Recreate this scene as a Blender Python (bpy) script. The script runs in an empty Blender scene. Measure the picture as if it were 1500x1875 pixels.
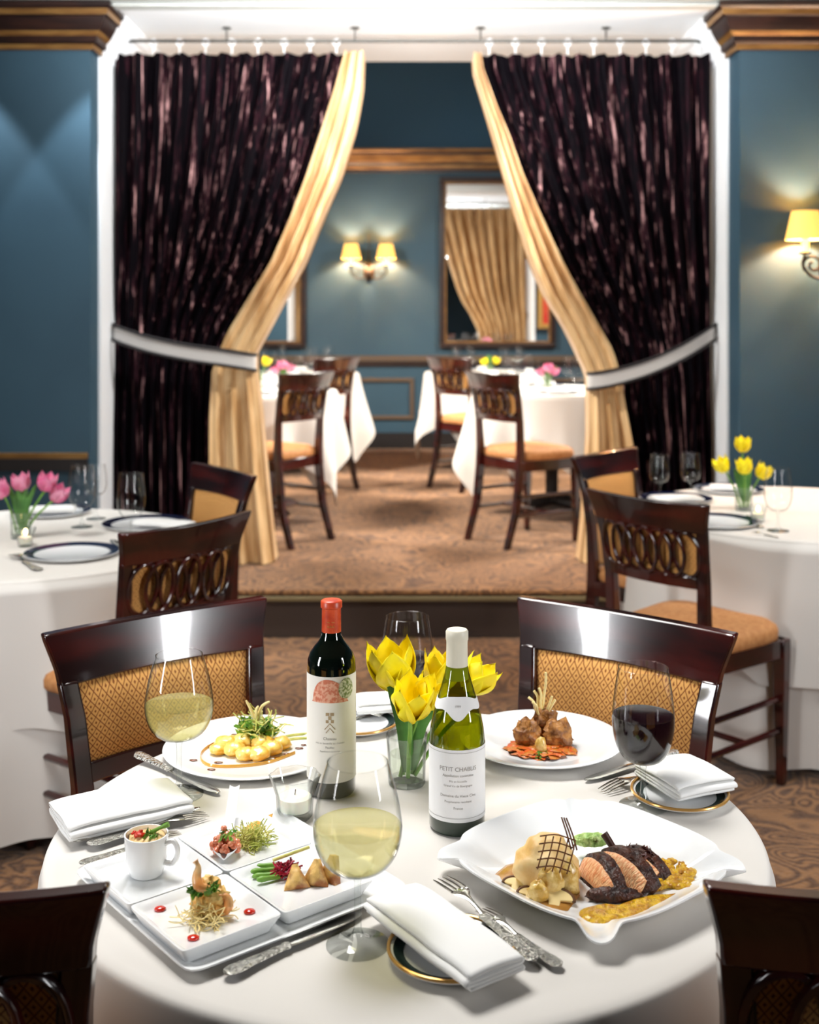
import bpy, math, random
from mathutils import Vector, Matrix, noise
PI = math.pi
C = bpy.context.scene
COL = C.collection
random.seed(7)

# ------------------------------------------------------------------ camera
F = 2200.0          # focal length in pixels of the 1500 px wide frame
EYE = 1.5
cam_d = bpy.data.cameras.new('camera')
cam = bpy.data.objects.new('camera', cam_d); COL.objects.link(cam)
cam.location = (0, 0, EYE); cam.rotation_euler = (PI/2, 0, 0)
cam_d.sensor_fit = 'HORIZONTAL'; cam_d.sensor_width = 36.0
cam_d.lens = F/1500*36.0
cam_d.shift_y = -(937.5-560)/1500
cam_d.clip_start = 0.05
cam_d.dof.use_dof = True; cam_d.dof.focus_distance = 1.72; cam_d.dof.aperture_fstop = 6.2
C.camera = cam
# ------------------------------------------------------------------ colour management, world
C.view_settings.view_transform = 'Standard'; C.view_settings.look = 'None'
C.view_settings.gamma = 1.0; C.view_settings.exposure = 0.5
C.view_settings.use_curve_mapping = False
W = bpy.data.worlds.new('world'); C.world = W; W.use_nodes = True
W.node_tree.nodes['Background'].inputs[0].default_value = (0.85, 0.93, 1.0, 1)
W.node_tree.nodes['Background'].inputs[1].default_value = 0.16
try:
    C.cycles.transparent_max_bounces = 32
    C.cycles.max_bounces = 10
    C.cycles.caustics_reflective = False; C.cycles.caustics_refractive = False
except Exception: pass
# ------------------------------------------------------------------ lights
def area(name, loc, target, sx, sy, energy, color=(1, 1, 1), spread=180):
    l = bpy.data.lights.new(name, 'AREA'); l.shape = 'RECTANGLE'; l.size = sx; l.size_y = sy
    l.energy = energy; l.color = color; l.spread = math.radians(spread)
    o = bpy.data.objects.new(name, l); COL.objects.link(o); o.location = loc
    o.rotation_euler = (Vector(target)-Vector(loc)).to_track_quat('-Z', 'Y').to_euler()
    return o
def spot(name, loc, target, energy, ang, color=(1, 1, 1), blend=.3, r=.03):
    l = bpy.data.lights.new(name, 'SPOT'); l.energy = energy; l.spot_size = math.radians(ang)
    l.spot_blend = blend; l.color = color; l.shadow_soft_size = r
    o = bpy.data.objects.new(name, l); COL.objects.link(o); o.location = loc
    o.rotation_euler = (Vector(target)-Vector(loc)).to_track_quat('-Z', 'Y').to_euler()
    return o
area('key_light_overhead', (-.5, 2.3, 2.8), (0, 1.9, .75), 1.0, .8, 21, (1, .98, .95), 120)
area('side_strip_light_left', (-2.25, .68, 1.62), (-.05, 2.88, .8), .30, 1.3, 8.5, (.97, .98, 1), 82)  # bare strip lights at both sides, placed for the highlights on the chair rails
area('side_strip_light_right', (2.25, .68, 1.62), (.05, 2.88, .8), .30, 1.3, 9.5, (.97, .98, 1), 82)
spot('jamb_fill_spot_left', (-1.25, 4.9, 2.75), (1.2, 6.1, 1.3), 185, 75, (1, .97, .94), .6, .08)  # unseen pair of spots added to brighten the white jambs
spot('jamb_fill_spot_right', (1.3, 4.9, 2.75), (-1.2, 6.1, 1.3), 185, 75, (1, .97, .94), .6, .08)
area('ceiling_fill', (0, 4.3, 2.35), (0, 6.2, 3.6), 2.4, .4, 44, (.97, .98, 1), 110)  # upward area light out of view, added to whiten the ceiling
area('back_room_light_left', (-2.6, 7.6, 3.2), (.3, 8.3, .3), .6, .6, 118, (1, .94, .85), 110)
area('back_room_light_right', (2.6, 8.4, 3.2), (0, 8.3, .3), .6, .6, 98, (1, .94, .85), 110)
area('side_table_light_left', (-2.3, 3.1, 2.8), (-1.2, 3.9, .7), .5, .5, 11.5, (1, .98, .95), 100)
area('side_table_light_right', (2.3, 3.5, 2.8), (1.4, 4.3, .7), .5, .5, 12.5, (1, .98, .95), 100)
for sx in (-2.06, -1.42):
    spot('wall_washer', (sx, 5.37, 2.85), (sx, 5.375, 1), 46, 66, (.85, .93, 1), .2)

# ------------------------------------------------------------------ materials
def lin(c):
    f = lambda v: v/12.92 if v <= .04045 else ((v+.055)/1.055)**2.4
    return tuple(f(v/255.0) for v in c[:3])+(1.0,)
def newmat(name):
    m = bpy.data.materials.new(name); m.use_nodes = True
    return m, m.node_tree.nodes, m.node_tree.links
def setp(b, **k):
    for a, v in k.items():
        if a in b.inputs: b.inputs[a].default_value = v
def mat(name, c, rough=.5, metal=0.0, c2=None, scale=8, stretch=(1, 1, 1), bump=0.0, bscale=None, lo=.4, hi=.6, detail=4, coat=0.0, sss=0.0, sheen=0.0, spec=.5, distort=0.0, emit=None, estr=0.0):
    m, N, L = newmat(name); b = N['Principled BSDF']
    b.inputs['Base Color'].default_value = lin(c)
    setp(b, **{'Roughness': rough, 'Metallic': metal, 'Coat Weight': coat, 'Coat Roughness': .05, 'Sheen Weight': sheen, 'Specular IOR Level': spec, 'Subsurface Weight': sss, 'Subsurface Scale': .01})
    if emit: setp(b, **{'Emission Color': lin(emit), 'Emission Strength': estr})
    if c2 or bump:
        tc = N.new('ShaderNodeTexCoord'); mp = N.new('ShaderNodeMapping'); L.new(tc.outputs['Object'], mp.inputs[0])
        mp.inputs['Scale'].default_value = stretch
        nz = N.new('ShaderNodeTexNoise'); nz.inputs['Scale'].default_value = scale; nz.inputs['Detail'].default_value = detail
        nz.inputs['Distortion'].default_value = distort
        L.new(mp.outputs[0], nz.inputs['Vector'])
        if c2:
            r = N.new('ShaderNodeValToRGB'); r.color_ramp.elements[0].position = lo; r.color_ramp.elements[1].position = hi
            r.color_ramp.elements[0].color = lin(c); r.color_ramp.elements[1].color = lin(c2)
            L.new(nz.outputs[0], r.inputs[0]); L.new(r.outputs[0], b.inputs['Base Color'])
        if bump:
            n2 = nz
            if bscale:
                n2 = N.new('ShaderNodeTexNoise'); n2.inputs['Scale'].default_value = bscale; n2.inputs['Detail'].default_value = 4
                L.new(mp.outputs[0], n2.inputs['Vector'])
            bp = N.new('ShaderNodeBump'); bp.inputs['Strength'].default_value = bump; bp.inputs['Distance'].default_value = .01
            L.new(n2.outputs[0], bp.inputs['Height']); L.new(bp.outputs[0], b.inputs['Normal'])
    return m
def glassmat(name, tint=(1, 1, 1), edge=(.55, .6, .6), ior=1.5, rough=0.0, pale_mix=None):
    m, N, L = newmat(name); out = N['Material Output']; N.remove(N['Principled BSDF'])
    lw = N.new('ShaderNodeLayerWeight'); lw.inputs[0].default_value = .5
    r = N.new('ShaderNodeValToRGB'); r.color_ramp.elements[0].color = (*tint, 1); r.color_ramp.elements[1].color = (*edge, 1)
    r.color_ramp.elements[0].position = .55; r.color_ramp.elements[1].position = .97
    L.new(lw.outputs['Facing'], r.inputs[0])
    t = N.new('ShaderNodeBsdfTransparent'); L.new(r.outputs[0], t.inputs[0])
    if pale_mix:          # pale diffuse mix standing in for bright cloth refracted by the wine
        tr = N.new('ShaderNodeBsdfTranslucent'); tr.inputs[0].default_value = lin(pale_mix[0])
        df = N.new('ShaderNodeBsdfDiffuse'); df.inputs[0].default_value = lin(pale_mix[0])
        m1 = N.new('ShaderNodeMixShader'); m1.inputs[0].default_value = .5; L.new(tr.outputs[0], m1.inputs[1]); L.new(df.outputs[0], m1.inputs[2])
        m2 = N.new('ShaderNodeMixShader'); m2.inputs[0].default_value = pale_mix[1]; L.new(t.outputs[0], m2.inputs[1]); L.new(m1.outputs[0], m2.inputs[2]); t = m2
    g = N.new('ShaderNodeBsdfGlossy'); g.inputs['Roughness'].default_value = rough
    f0 = ((ior-1)/(ior+1))**2
    pw = N.new('ShaderNodeMath'); pw.operation = 'POWER'; pw.inputs[1].default_value = 5; L.new(lw.outputs['Facing'], pw.inputs[0])
    fr = N.new('ShaderNodeMath'); fr.operation = 'MULTIPLY_ADD'; fr.inputs[1].default_value = 1-f0; fr.inputs[2].default_value = f0; L.new(pw.outputs[0], fr.inputs[0])
    mx = N.new('ShaderNodeMixShader'); L.new(fr.outputs[0], mx.inputs[0]); L.new(t.outputs[0], mx.inputs[1]); L.new(g.outputs[0], mx.inputs[2])
    L.new(mx.outputs[0], out.inputs[0]); return m
def carpetmat():
    m, N, L = newmat('carpet'); b = N['Principled BSDF']; setp(b, Roughness=.95, **{'Specular IOR Level': .1, 'Sheen Weight': .2})
    tc = N.new('ShaderNodeTexCoord')
    nz = N.new('ShaderNodeTexNoise'); nz.inputs['Scale'].default_value = 4.2; nz.inputs['Detail'].default_value = 1.2; nz.inputs['Distortion'].default_value = 1.1
    L.new(tc.outputs['Object'], nz.inputs['Vector'])
    mu = N.new('ShaderNodeMath'); mu.operation = 'MULTIPLY'; mu.inputs[1].default_value = 75; L.new(nz.outputs[0], mu.inputs[0])
    sn = N.new('ShaderNodeMath'); sn.operation = 'SINE'; L.new(mu.outputs[0], sn.inputs[0])
    g = N.new('ShaderNodeTexNoise'); g.inputs['Scale'].default_value = 90; g.inputs['Detail'].default_value = 3; L.new(tc.outputs['Object'], g.inputs['Vector'])
    ad = N.new('ShaderNodeMath'); ad.operation = 'ADD'; L.new(sn.outputs[0], ad.inputs[0])
    gm = N.new('ShaderNodeMath'); gm.operation = 'MULTIPLY_ADD'; gm.inputs[1].default_value = 2.2; gm.inputs[2].default_value = -1.1
    L.new(g.outputs[0], gm.inputs[0]); L.new(gm.outputs[0], ad.inputs[1])
    mr = N.new('ShaderNodeMapRange'); mr.inputs[1].default_value = -1.6; mr.inputs[2].default_value = 1.0; L.new(ad.outputs[0], mr.inputs[0])
    r = N.new('ShaderNodeValToRGB'); r.color_ramp.elements[0].color = lin((50, 27, 20)); r.color_ramp.elements[1].color = lin((146, 104, 66))
    L.new(mr.outputs[0], r.inputs[0]); L.new(r.outputs[0], b.inputs['Base Color'])
    bp = N.new('ShaderNodeBump'); bp.inputs['Strength'].default_value = .5; bp.inputs['Distance'].default_value = .01
    L.new(g.outputs[0], bp.inputs['Height']); L.new(bp.outputs[0], b.inputs['Normal']); return m
def diamondmat():
    m, N, L = newmat('gold_diamond_fabric'); b = N['Principled BSDF']; setp(b, Roughness=.75, **{'Specular IOR Level': .25, 'Sheen Weight': .2})
    tc = N.new('ShaderNodeTexCoord'); sp = N.new('ShaderNodeSeparateXYZ'); L.new(tc.outputs['Object'], sp.inputs[0])
    def M(op, a, c=None, d=None):
        n = N.new('ShaderNodeMath'); n.operation = op
        for i, v in enumerate((a, c, d)):
            if v is None: continue
            if isinstance(v, (int, float)): n.inputs[i].default_value = v
            else: L.new(v, n.inputs[i])
        return n.outputs[0]
    zy = M('ADD', sp.outputs['Z'], sp.outputs['Y'])
    s = 1/.0165
    a = M('FRACT', M('MULTIPLY', M('ADD', sp.outputs['X'], zy), s)); c = M('FRACT', M('MULTIPLY', M('SUBTRACT', sp.outputs['X'], zy), s))
    line = M('MAXIMUM', M('LESS_THAN', a, .13), M('LESS_THAN', c, .13))
    da = M('LESS_THAN', M('ABSOLUTE', M('SUBTRACT', a, .56)), .14); dc = M('LESS_THAN', M('ABSOLUTE', M('SUBTRACT', c, .56)), .14)
    f = M('MAXIMUM', line, M('MULTIPLY', da, dc))
    mx = N.new('ShaderNodeMix'); mx.data_type = 'RGBA'; mx.inputs[6].default_value = lin((222, 166, 92)); mx.inputs[7].default_value = lin((136, 74, 28))
    L.new(f, mx.inputs[0]); L.new(mx.outputs[2], b.inputs['Base Color']); return m
def velvetmat():
    m, N, L = newmat('crushed_velvet_painted_sheen'); b = N['Principled BSDF']
    tc = N.new('ShaderNodeTexCoord'); mp = N.new('ShaderNodeMapping'); mp.inputs['Scale'].default_value = (36, 36, 1.9); L.new(tc.outputs['Object'], mp.inputs[0])
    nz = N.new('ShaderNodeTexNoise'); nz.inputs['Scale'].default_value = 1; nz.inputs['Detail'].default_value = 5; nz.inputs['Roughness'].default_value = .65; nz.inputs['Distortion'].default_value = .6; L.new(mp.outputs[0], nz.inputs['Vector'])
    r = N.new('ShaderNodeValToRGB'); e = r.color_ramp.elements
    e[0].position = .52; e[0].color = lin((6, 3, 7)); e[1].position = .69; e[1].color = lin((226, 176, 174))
    q = e.new(.60); q.color = lin((50, 22, 30))  # pinkish streaks carry the pile's highlights in the base colour
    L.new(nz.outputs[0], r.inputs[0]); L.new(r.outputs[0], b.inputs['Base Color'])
    setp(b, Roughness=.65, **{'Specular IOR Level': .05})
    bp = N.new('ShaderNodeBump'); bp.inputs['Strength'].default_value = .7; bp.inputs['Distance'].default_value = .02
    L.new(nz.outputs[0], bp.inputs['Height']); L.new(bp.outputs[0], b.inputs['Normal']); return m
M_TEAL = mat('teal_wall_paint', (44, 72, 88), .6, c2=(48, 77, 93), scale=2)
M_TEALD = mat('dark_teal_wall_paint', (14, 66, 92), .6)
M_WHITE = mat('white_paint', (240, 243, 246), .6)
M_CEIL = mat('ceiling_paint', (238, 240, 240), .8)
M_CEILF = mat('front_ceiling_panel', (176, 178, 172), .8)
M_GILT = mat('gilt_moulding', (150, 112, 62), .35, .35, c2=(120, 84, 44), scale=6, stretch=(1, 1, 8))
M_DKMOULD = mat('dark_wood_moulding', (44, 24, 18), .35, c2=(28, 15, 13), scale=5, stretch=(1, 6, 6))
M_DARK = mat('dark_baseboard', (28, 24, 24), .5)
M_RAIL = mat('wall_rail', (92, 74, 58), .5)
M_RISER = mat('riser_paint', (62, 50, 44), .55)
M_NOSE = mat('nosing_strip', (132, 118, 86), .4, .3)
M_CARPET = carpetmat()
M_WOOD = mat('mahogany', (62, 14, 10), .2, c2=(28, 7, 7), scale=4, stretch=(1, 1, 5), coat=.7, spec=.5)
M_FAB = diamondmat()
M_SEAT = mat('tan_seat_fabric', (198, 140, 86), .7, c2=(182, 122, 70), scale=60, bump=.1)
M_CLOTH = mat('white_linen', (218, 214, 208), .8, bump=.35, scale=3.5, detail=2)
M_LINEN = mat('napkin_linen', (240, 240, 238), .8, bump=.05, scale=30)
M_VELVET = velvetmat()
M_GOLD = mat('gold_satin', (190, 148, 96), .36, c2=(220, 184, 134), scale=3, stretch=(6, 6, 1), sheen=.2, bump=.15)
M_BAND = mat('tieback_braid', (196, 192, 188), .6)
M_BANDE = mat('tieback_edge', (26, 20, 22), .6)
M_PORC = mat('white_porcelain', (238, 240, 241), .12, coat=.3)
M_BLUERIM = mat('dark_blue_glaze', (16, 24, 52), .1)
M_GREENRIM = mat('dark_green_glaze', (30, 48, 46), .12)
M_GOLDRIM = mat('gold_glaze', (208, 160, 88), .25, .5)
M_SILVER = mat('silver', (214, 212, 204), .16, 1.0, bump=.03, scale=60)
M_SILVERE = mat('engraved_silver', (196, 194, 186), .22, 1.0, bump=1.0, scale=150)
M_GLASS = glassmat('clear_glass', (.985, .99, .99), (.22, .25, .24))
M_GLASSTH = glassmat('thick_glass', (.965, .98, .975), (.14, .17, .16), 1.7)
M_WWINE = glassmat('white_wine', (.96, .94, .76), (.76, .68, .30), 1.33, pale_mix=((244, 236, 160), .3))
M_RWINE = mat('red_wine', (20, 3, 9), .13, spec=.5)
M_GGREEN = glassmat('green_bottle_glass', (.52, .58, .12), (.04, .09, .03), 1.6)
M_DKBOT = mat('dark_bottle_glass', (7, 14, 9), .05, coat=1.0)
M_BOTBASE = mat('bottle_foot_glass', (28, 46, 34), .08, coat=.6)
M_CAPS = mat('red_capsule', (214, 84, 46), .35, c2=(178, 50, 28), scale=40)
M_CAPW = mat('cream_capsule', (232, 226, 206), .4)
M_PAPER = mat('label_paper', (242, 238, 230), .7)
M_PAPERW = mat('white_label_paper', (238, 238, 238), .7)
M_INK = mat('grey_ink', (160, 156, 152), .7)
M_INKG = mat('tan_ink', (176, 152, 118), .7)
M_CORAL = mat('coral_ink', (214, 120, 90), .7, c2=(236, 178, 150), scale=220, lo=.42, hi=.58)
M_INKGR = mat('green_ink', (120, 136, 70), .7, c2=(220, 220, 190), scale=260, lo=.42, hi=.58)
M_YEL = mat('yellow_petal', (255, 238, 20), .5, c2=(255, 226, 6), scale=14, stretch=(1, 1, .3))
M_PINK = mat('pink_petal', (222, 100, 150), .5, c2=(240, 160, 190), scale=20, sss=.1)
M_STEM = mat('green_stem', (120, 165, 60), .45, c2=(88, 138, 48), scale=20)
M_LEAF = mat('green_leaf', (60, 110, 40), .5, c2=(90, 145, 60), scale=15)
M_WAX = mat('white_wax', (250, 244, 226), .4, sss=.3)
M_FLAME = mat('candle_flame', (255, 230, 160), .5, emit=(255, 220, 150), estr=14)
M_SHADE = mat('lit_lamp_shade', (240, 190, 90), .7, emit=(255, 188, 92), estr=1.0)
M_CANDLE = mat('lit_candle_sleeve', (250, 236, 190), .6, emit=(255, 226, 150), estr=1.1)
M_IRON = mat('antique_brass_iron', (34, 26, 18), .5, .25)
M_MIRROR = mat('mirror_glass', (235, 238, 240), .0, 1.0)
M_CHROME = mat('dark_steel', (92, 92, 88), .3, .9)
# food
M_MASH = mat('mashed_potato', (236, 206, 148), .5, c2=(222, 178, 104), scale=30, bump=.4, sss=.1)
M_ONION = mat('glazed_onion', (226, 196, 124), .25, c2=(200, 156, 66), scale=90, coat=.35, bump=.4)
M_GRAVY = mat('brown_gravy', (196, 148, 82), .15, c2=(172, 120, 54), scale=40, coat=.5)
M_CHAR = mat('charred_crust', (38, 18, 14), .45, c2=(72, 34, 20), scale=90, bump=.8)
M_MEAT = mat('pink_lamb_meat', (250, 202, 150), .35, c2=(232, 150, 98), scale=120, stretch=(1, 4, 1), bump=.4)
M_BONE = mat('dark_bone', (66, 36, 28), .5)
M_LENTIL = mat('yellow_lentil_sauce', (232, 184, 18), .3, c2=(196, 134, 12), scale=130, bump=1.0, coat=.3)
M_MUSH = mat('mushroom_flesh', (232, 206, 140), .5); M_MUSHC = mat('mushroom_skin', (96, 62, 34), .5)
M_MINT = mat('mint_quenelle', (196, 220, 140), .4, c2=(150, 190, 96), scale=120, bump=.6)
M_REDLET = mat('red_frilled_lettuce', (74, 34, 40), .5, c2=(110, 66, 50), scale=80)
M_HERB = mat('fresh_herb_leaf', (64, 122, 38), .45, c2=(130, 176, 60), scale=60)
M_SPROUT = mat('pale_sprout', (214, 208, 120), .4, c2=(170, 180, 80), scale=60)
M_SALMON = mat('salmon_tartare', (236, 158, 120), .3, c2=(208, 110, 74), scale=120, coat=.5)
M_TOMATO = mat('diced_tomato', (208, 48, 28), .2, coat=.5)
M_KETCH = mat('red_pepper_sauce', (204, 40, 22), .12, coat=.7)
M_PASTRY = mat('toasted_pastry', (226, 184, 106), .5, c2=(150, 90, 44), scale=50, bump=.5)
M_SHRIMP = mat('shrimp_flesh', (246, 200, 140), .3, c2=(240, 160, 90), scale=50, coat=.3)
M_BEET = mat('shredded_beet', (160, 24, 52), .3)
M_GNOC = mat('golden_scallop', (250, 226, 130), .3, c2=(236, 172, 40), scale=50, bump=.3, coat=.4)
M_JUS = mat('brown_jus', (108, 52, 18), .12, coat=.6)
M_YSAUCE = mat('amber_sauce', (224, 164, 66), .15, coat=.5)
M_STICK = mat('fried_noodle', (246, 226, 160), .5)
M_TAN = mat('crisp_fritter', (186, 128, 62), .5, c2=(126, 78, 36), scale=70, bump=.8)
M_ORANGE = mat('orange_salsa', (216, 90, 28), .3, c2=(196, 130, 50), scale=120, bump=.6, coat=.3)
M_PAINT = mat('red_canvas', (186, 44, 26), .6, c2=(206, 110, 60), scale=6, lo=.5, hi=.7)

# ------------------------------------------------------------------ mesh helpers
class MB:
    def __init__(s): s.v = []; s.f = []; s.mi = []; s.mats = []
    def add(s, v, f, m=0, T=None):
        n = len(s.v)
        s.v += [tuple(T @ Vector(p)) if T else tuple(p) for p in v]
        s.f += [tuple(i+n for i in q) for q in f]; s.mi += [m]*len(f); return s
    def box(s, c, d, m=0, T=None):
        x, y, z = c; a, b, h = d[0]/2, d[1]/2, d[2]/2
        v = [(x+i*a, y+j*b, z+k*h) for k in (-1, 1) for j in (-1, 1) for i in (-1, 1)]
        return s.add(v, [(0, 2, 3, 1), (4, 5, 7, 6), (0, 1, 5, 4), (2, 6, 7, 3), (0, 4, 6, 2), (1, 3, 7, 5)], m, T)
    def grid(s, fn, nu, nv, cu=False, cv=False, m=0, T=None):
        v = [fn(i/(nu if cu else nu-1), j/(nv if cv else nv-1)) for j in range(nv) for i in range(nu)]
        f = []
        for j in range(nv if cv else nv-1):
            for i in range(nu if cu else nu-1):
                a = j*nu+i; b = j*nu+(i+1) % nu; c = ((j+1) % nv)*nu+(i+1) % nu; d = ((j+1) % nv)*nu+i
                f.append((a, b, c, d))
        return s.add(v, f, m, T)
    def lathe(s, prof, seg=40, m=0, T=None, rf=None):
        n = len(prof)
        def fn(u, v):
            r, z = prof[min(n-1, int(round(v*(n-1))))][:2]; a = 2*PI*u
            k = rf(a, r) if rf else 1.0
            return (r*k*math.cos(a), r*k*math.sin(a), z)
        return s.grid(fn, seg, n, cu=True, m=m, T=T)
    def tube(s, pts, r, seg=8, m=0, T=None, closed=False, caps=True, flat=1.0):
        pts = [Vector(p) for p in pts]; n = len(pts)
        rr = r if isinstance(r, (list, tuple)) else [r]*n
        v = []; up = Vector((0, 0, 1)); prev = None
        for i, p in enumerate(pts):
            if closed: t = pts[(i+1) % n]-pts[i-1]
            else: t = pts[min(n-1, i+1)]-pts[max(0, i-1)]
            if t.length < 1e-9: t = Vector((0, 0, 1))
            t.normalize()
            if prev is None:
                a = Vector((0, 1, 0)) if abs(t.y) < .9 else Vector((1, 0, 0))
                x = a.cross(t).normalized()
            else:
                x = (prev-t*prev.dot(t))
                x = x.normalized() if x.length > 1e-6 else Vector((1, 0, 0))
            prev = x; y = t.cross(x)
            for k in range(seg):
                a = 2*PI*k/seg; v.append(p+x*math.cos(a)*rr[i]+y*math.sin(a)*rr[i]*flat)
        f = []
        for j in range(n if closed else n-1):
            for k in range(seg):
                j2 = (j+1) % n
                f.append((j*seg+k, j*seg+(k+1) % seg, j2*seg+(k+1) % seg, j2*seg+k))
        if caps and not closed:
            f.append(tuple(range(seg))[::-1]); f.append(tuple((n-1)*seg+k for k in range(seg)))
        return s.add(v, f, m, T)
    def rect(s, pts, w, d, m=0, T=None):       # mostly vertical member, rectangular section in xy
        v = []; n = len(pts)
        for i, p in enumerate(pts):
            a = (w[i] if isinstance(w, (list, tuple)) else w)/2; b = (d[i] if isinstance(d, (list, tuple)) else d)/2
            v += [(p[0]-a, p[1]-b, p[2]), (p[0]+a, p[1]-b, p[2]), (p[0]+a, p[1]+b, p[2]), (p[0]-a, p[1]+b, p[2])]
        f = [(3, 2, 1, 0), tuple(4*(n-1)+k for k in range(4))]
        for j in range(n-1):
            for k in range(4): f.append((4*j+k, 4*j+(k+1) % 4, 4*j+4+(k+1) % 4, 4*j+4+k))
        return s.add(v, f, m, T)
    def slab(s, fn, nu, nv, off, m=0, T=None):  # closed slab between surface fn and fn+off
        off = Vector(off); A = [Vector(fn(i/(nu-1), j/(nv-1))) for j in range(nv) for i in range(nu)]
        v = A+[p+off for p in A]; n = nu*nv; f = []
        for j in range(nv-1):
            for i in range(nu-1):
                a = j*nu+i; f.append((a, a+1, a+nu+1, a+nu)); f.append((a+n+nu, a+nu+1+n, a+1+n, a+n))
        edge = [i for i in range(nu)]+[j*nu+nu-1 for j in range(1, nv)]+[(nv-1)*nu+i for i in range(nu-2, -1, -1)]+[j*nu for j in range(nv-2, 0, -1)]
        for k in range(len(edge)):
            a, b = edge[k], edge[(k+1) % len(edge)]; f.append((b, a, a+n, b+n))
        return s.add(v, f, m, T)
    def blob(s, c, r, amp=.15, freq=2.0, seg=20, m=0, T=None, seed=0, floor=None):
        def fn(u, w):
            a = 2*PI*u; b = PI*(w-.5)
            d = Vector((math.cos(a)*math.cos(b), math.sin(a)*math.cos(b), math.sin(b)))
            k = 1+amp*noise.noise(d*freq+Vector((seed*3.1, seed*1.7, 5)))
            z = c[2]+d.z*r[2]*k
            if floor is not None: z = max(z, floor)
            return (c[0]+d.x*r[0]*k, c[1]+d.y*r[1]*k, z)
        return s.grid(fn, seg, max(6, seg//2+1), cu=True, m=m, T=T)
    def prism(s, out, z0, z1, m=0, T=None):
        n = len(out); v = [(x, y, z0) for x, y in out]+[(x, y, z1) for x, y in out]
        f = [tuple(range(n))[::-1], tuple(range(n, 2*n))]+[(i, (i+1) % n, n+(i+1) % n, n+i) for i in range(n)]
        return s.add(v, f, m, T)
    def puddle(s, out, z, h, m=0, bump=0.0, seed=0):
        cx = sum(p[0] for p in out)/len(out); cy = sum(p[1] for p in out)/len(out); n = len(out)
        rings = [(1, 0), (.97, .5), (.88, .85), (.65, 1), (.35, 1.05)]; v = []
        for k, hh in rings:
            for p in out:
                x = cx+(p[0]-cx)*k; y = cy+(p[1]-cy)*k
                b = bump*noise.noise(Vector((x*90, y*90, seed))) if 0 < hh else 0
                v.append((x, y, z+h*hh+b))
        v.append((cx, cy, z+h*1.05)); f = []
        for j in range(len(rings)-1):
            for i in range(n): f.append((j*n+i, j*n+(i+1) % n, (j+1)*n+(i+1) % n, (j+1)*n+i))
        j = len(rings)-1
        for i in range(n): f.append((j*n+i, j*n+(i+1) % n, len(v)-1))
        return s.add(v, f, m)
    def build(s, name, mats, parent=None, ang=35, bevel=0, loc=None, rz=None):
        me = bpy.data.meshes.new(name); me.from_pydata([tuple(p) for p in s.v], [], s.f)
        for m in (mats if isinstance(mats, (list, tuple)) else [mats]): me.materials.append(m)
        me.polygons.foreach_set('material_index', s.mi)
        me.polygons.foreach_set('use_smooth', [True]*len(me.polygons))
        me.validate(); me.update()
        try: me.set_sharp_from_angle(angle=math.radians(ang))
        except Exception: pass
        o = bpy.data.objects.new(name, me); COL.objects.link(o)
        if parent: o.parent = parent
        if bevel:
            b = o.modifiers.new('bevel', 'BEVEL'); b.width = bevel; b.segments = 2; b.limit_method = 'ANGLE'; b.angle_limit = math.radians(40)
        if loc is not None: o.location = loc
        if rz is not None: o.rotation_euler[2] = rz
        return o
def tag(o, label, cat, group=None, kind=None):
    if label: o['label'] = label
    if cat: o['category'] = cat
    if group: o['group'] = group
    if kind: o['kind'] = kind
    return o
def empty(name, loc, label, cat, group=None, rz=0):
    o = bpy.data.objects.new(name, None); COL.objects.link(o); o.location = loc; o.rotation_euler[2] = rz
    o.empty_display_size = .05
    return tag(o, label, cat, group)
def struct(o): o['kind'] = 'structure'; return o
def copy_tree(o, parent=None):
    c = o.copy(); COL.objects.link(c)
    if parent: c.parent = parent; c.matrix_parent_inverse = o.matrix_parent_inverse.copy()
    for ch in list(o.children): copy_tree(ch, c)
    return c
def P(px, py, z=.75):                 # point of the horizontal plane z that the photograph shows at px, py
    d = F*(EYE-z)/(py-560); return Vector(((px-750)/F*d, d, z))
def Q(px, py, d): return Vector(((px-750)/F*d, d, EYE-(py-560)*d/F))
def lerp(a, b, t): return a+(b-a)*t
def interp(tab, x):
    if x <= tab[0][0]: return tab[0][1]
    for (a, b), (c, d) in zip(tab, tab[1:]):
        if x <= c: return b+(d-b)*(x-a)/(c-a)
    return tab[-1][1]
def curve(pts, n):                    # catmull-rom through pts
    pts = [Vector(p) for p in pts]; out = []; k = len(pts)-1
    for i in range(n):
        t = i/(n-1)*k; j = min(int(t), k-1); t -= j
        p0, p1, p2, p3 = pts[max(0, j-1)], pts[j], pts[j+1], pts[min(k, j+2)]
        out.append(.5*((2*p1)+(p2-p0)*t+(2*p0-5*p1+4*p2-p3)*t*t+(3*p1-p0-3*p2+p3)*t**3))
    return out

# ================================================================== SETTING
ZC = 2.89           # ceiling over the front room
ZP = .22            # height of the raised back room
YW, YC, YB = 5.6, 6.0, 10.8
XL, XR = -585*YW/F, 605*YW/F
S = lambda o: struct(o)
S(MB().box((0, 1.2, -.05), (7.0, 9.0, .1)).build('floor', M_CARPET))
plat = MB(); plat.box((0, 8.22, ZP/2-.012), (7.4, 5.58, ZP-.03))
plat_o = S(plat.build('trim_1', M_RISER))
# carpet wrapped over the platform edge
def platf(u, v):
    pts = [(5.425, .19), (5.415, ZP-.016), (5.42, ZP-.004), (5.44, ZP), (5.7, ZP), (11, ZP)]
    y, z = pts[int(round(v*5))]; return (-3.7+7.4*u, y, z)
S(MB().grid(platf, 12, 6).build('floor_back', M_CARPET))
S(MB().box((0, 5.42, .18), (7.4, .03, .02)).build('trim_2', M_NOSE, bevel=.003))
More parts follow.
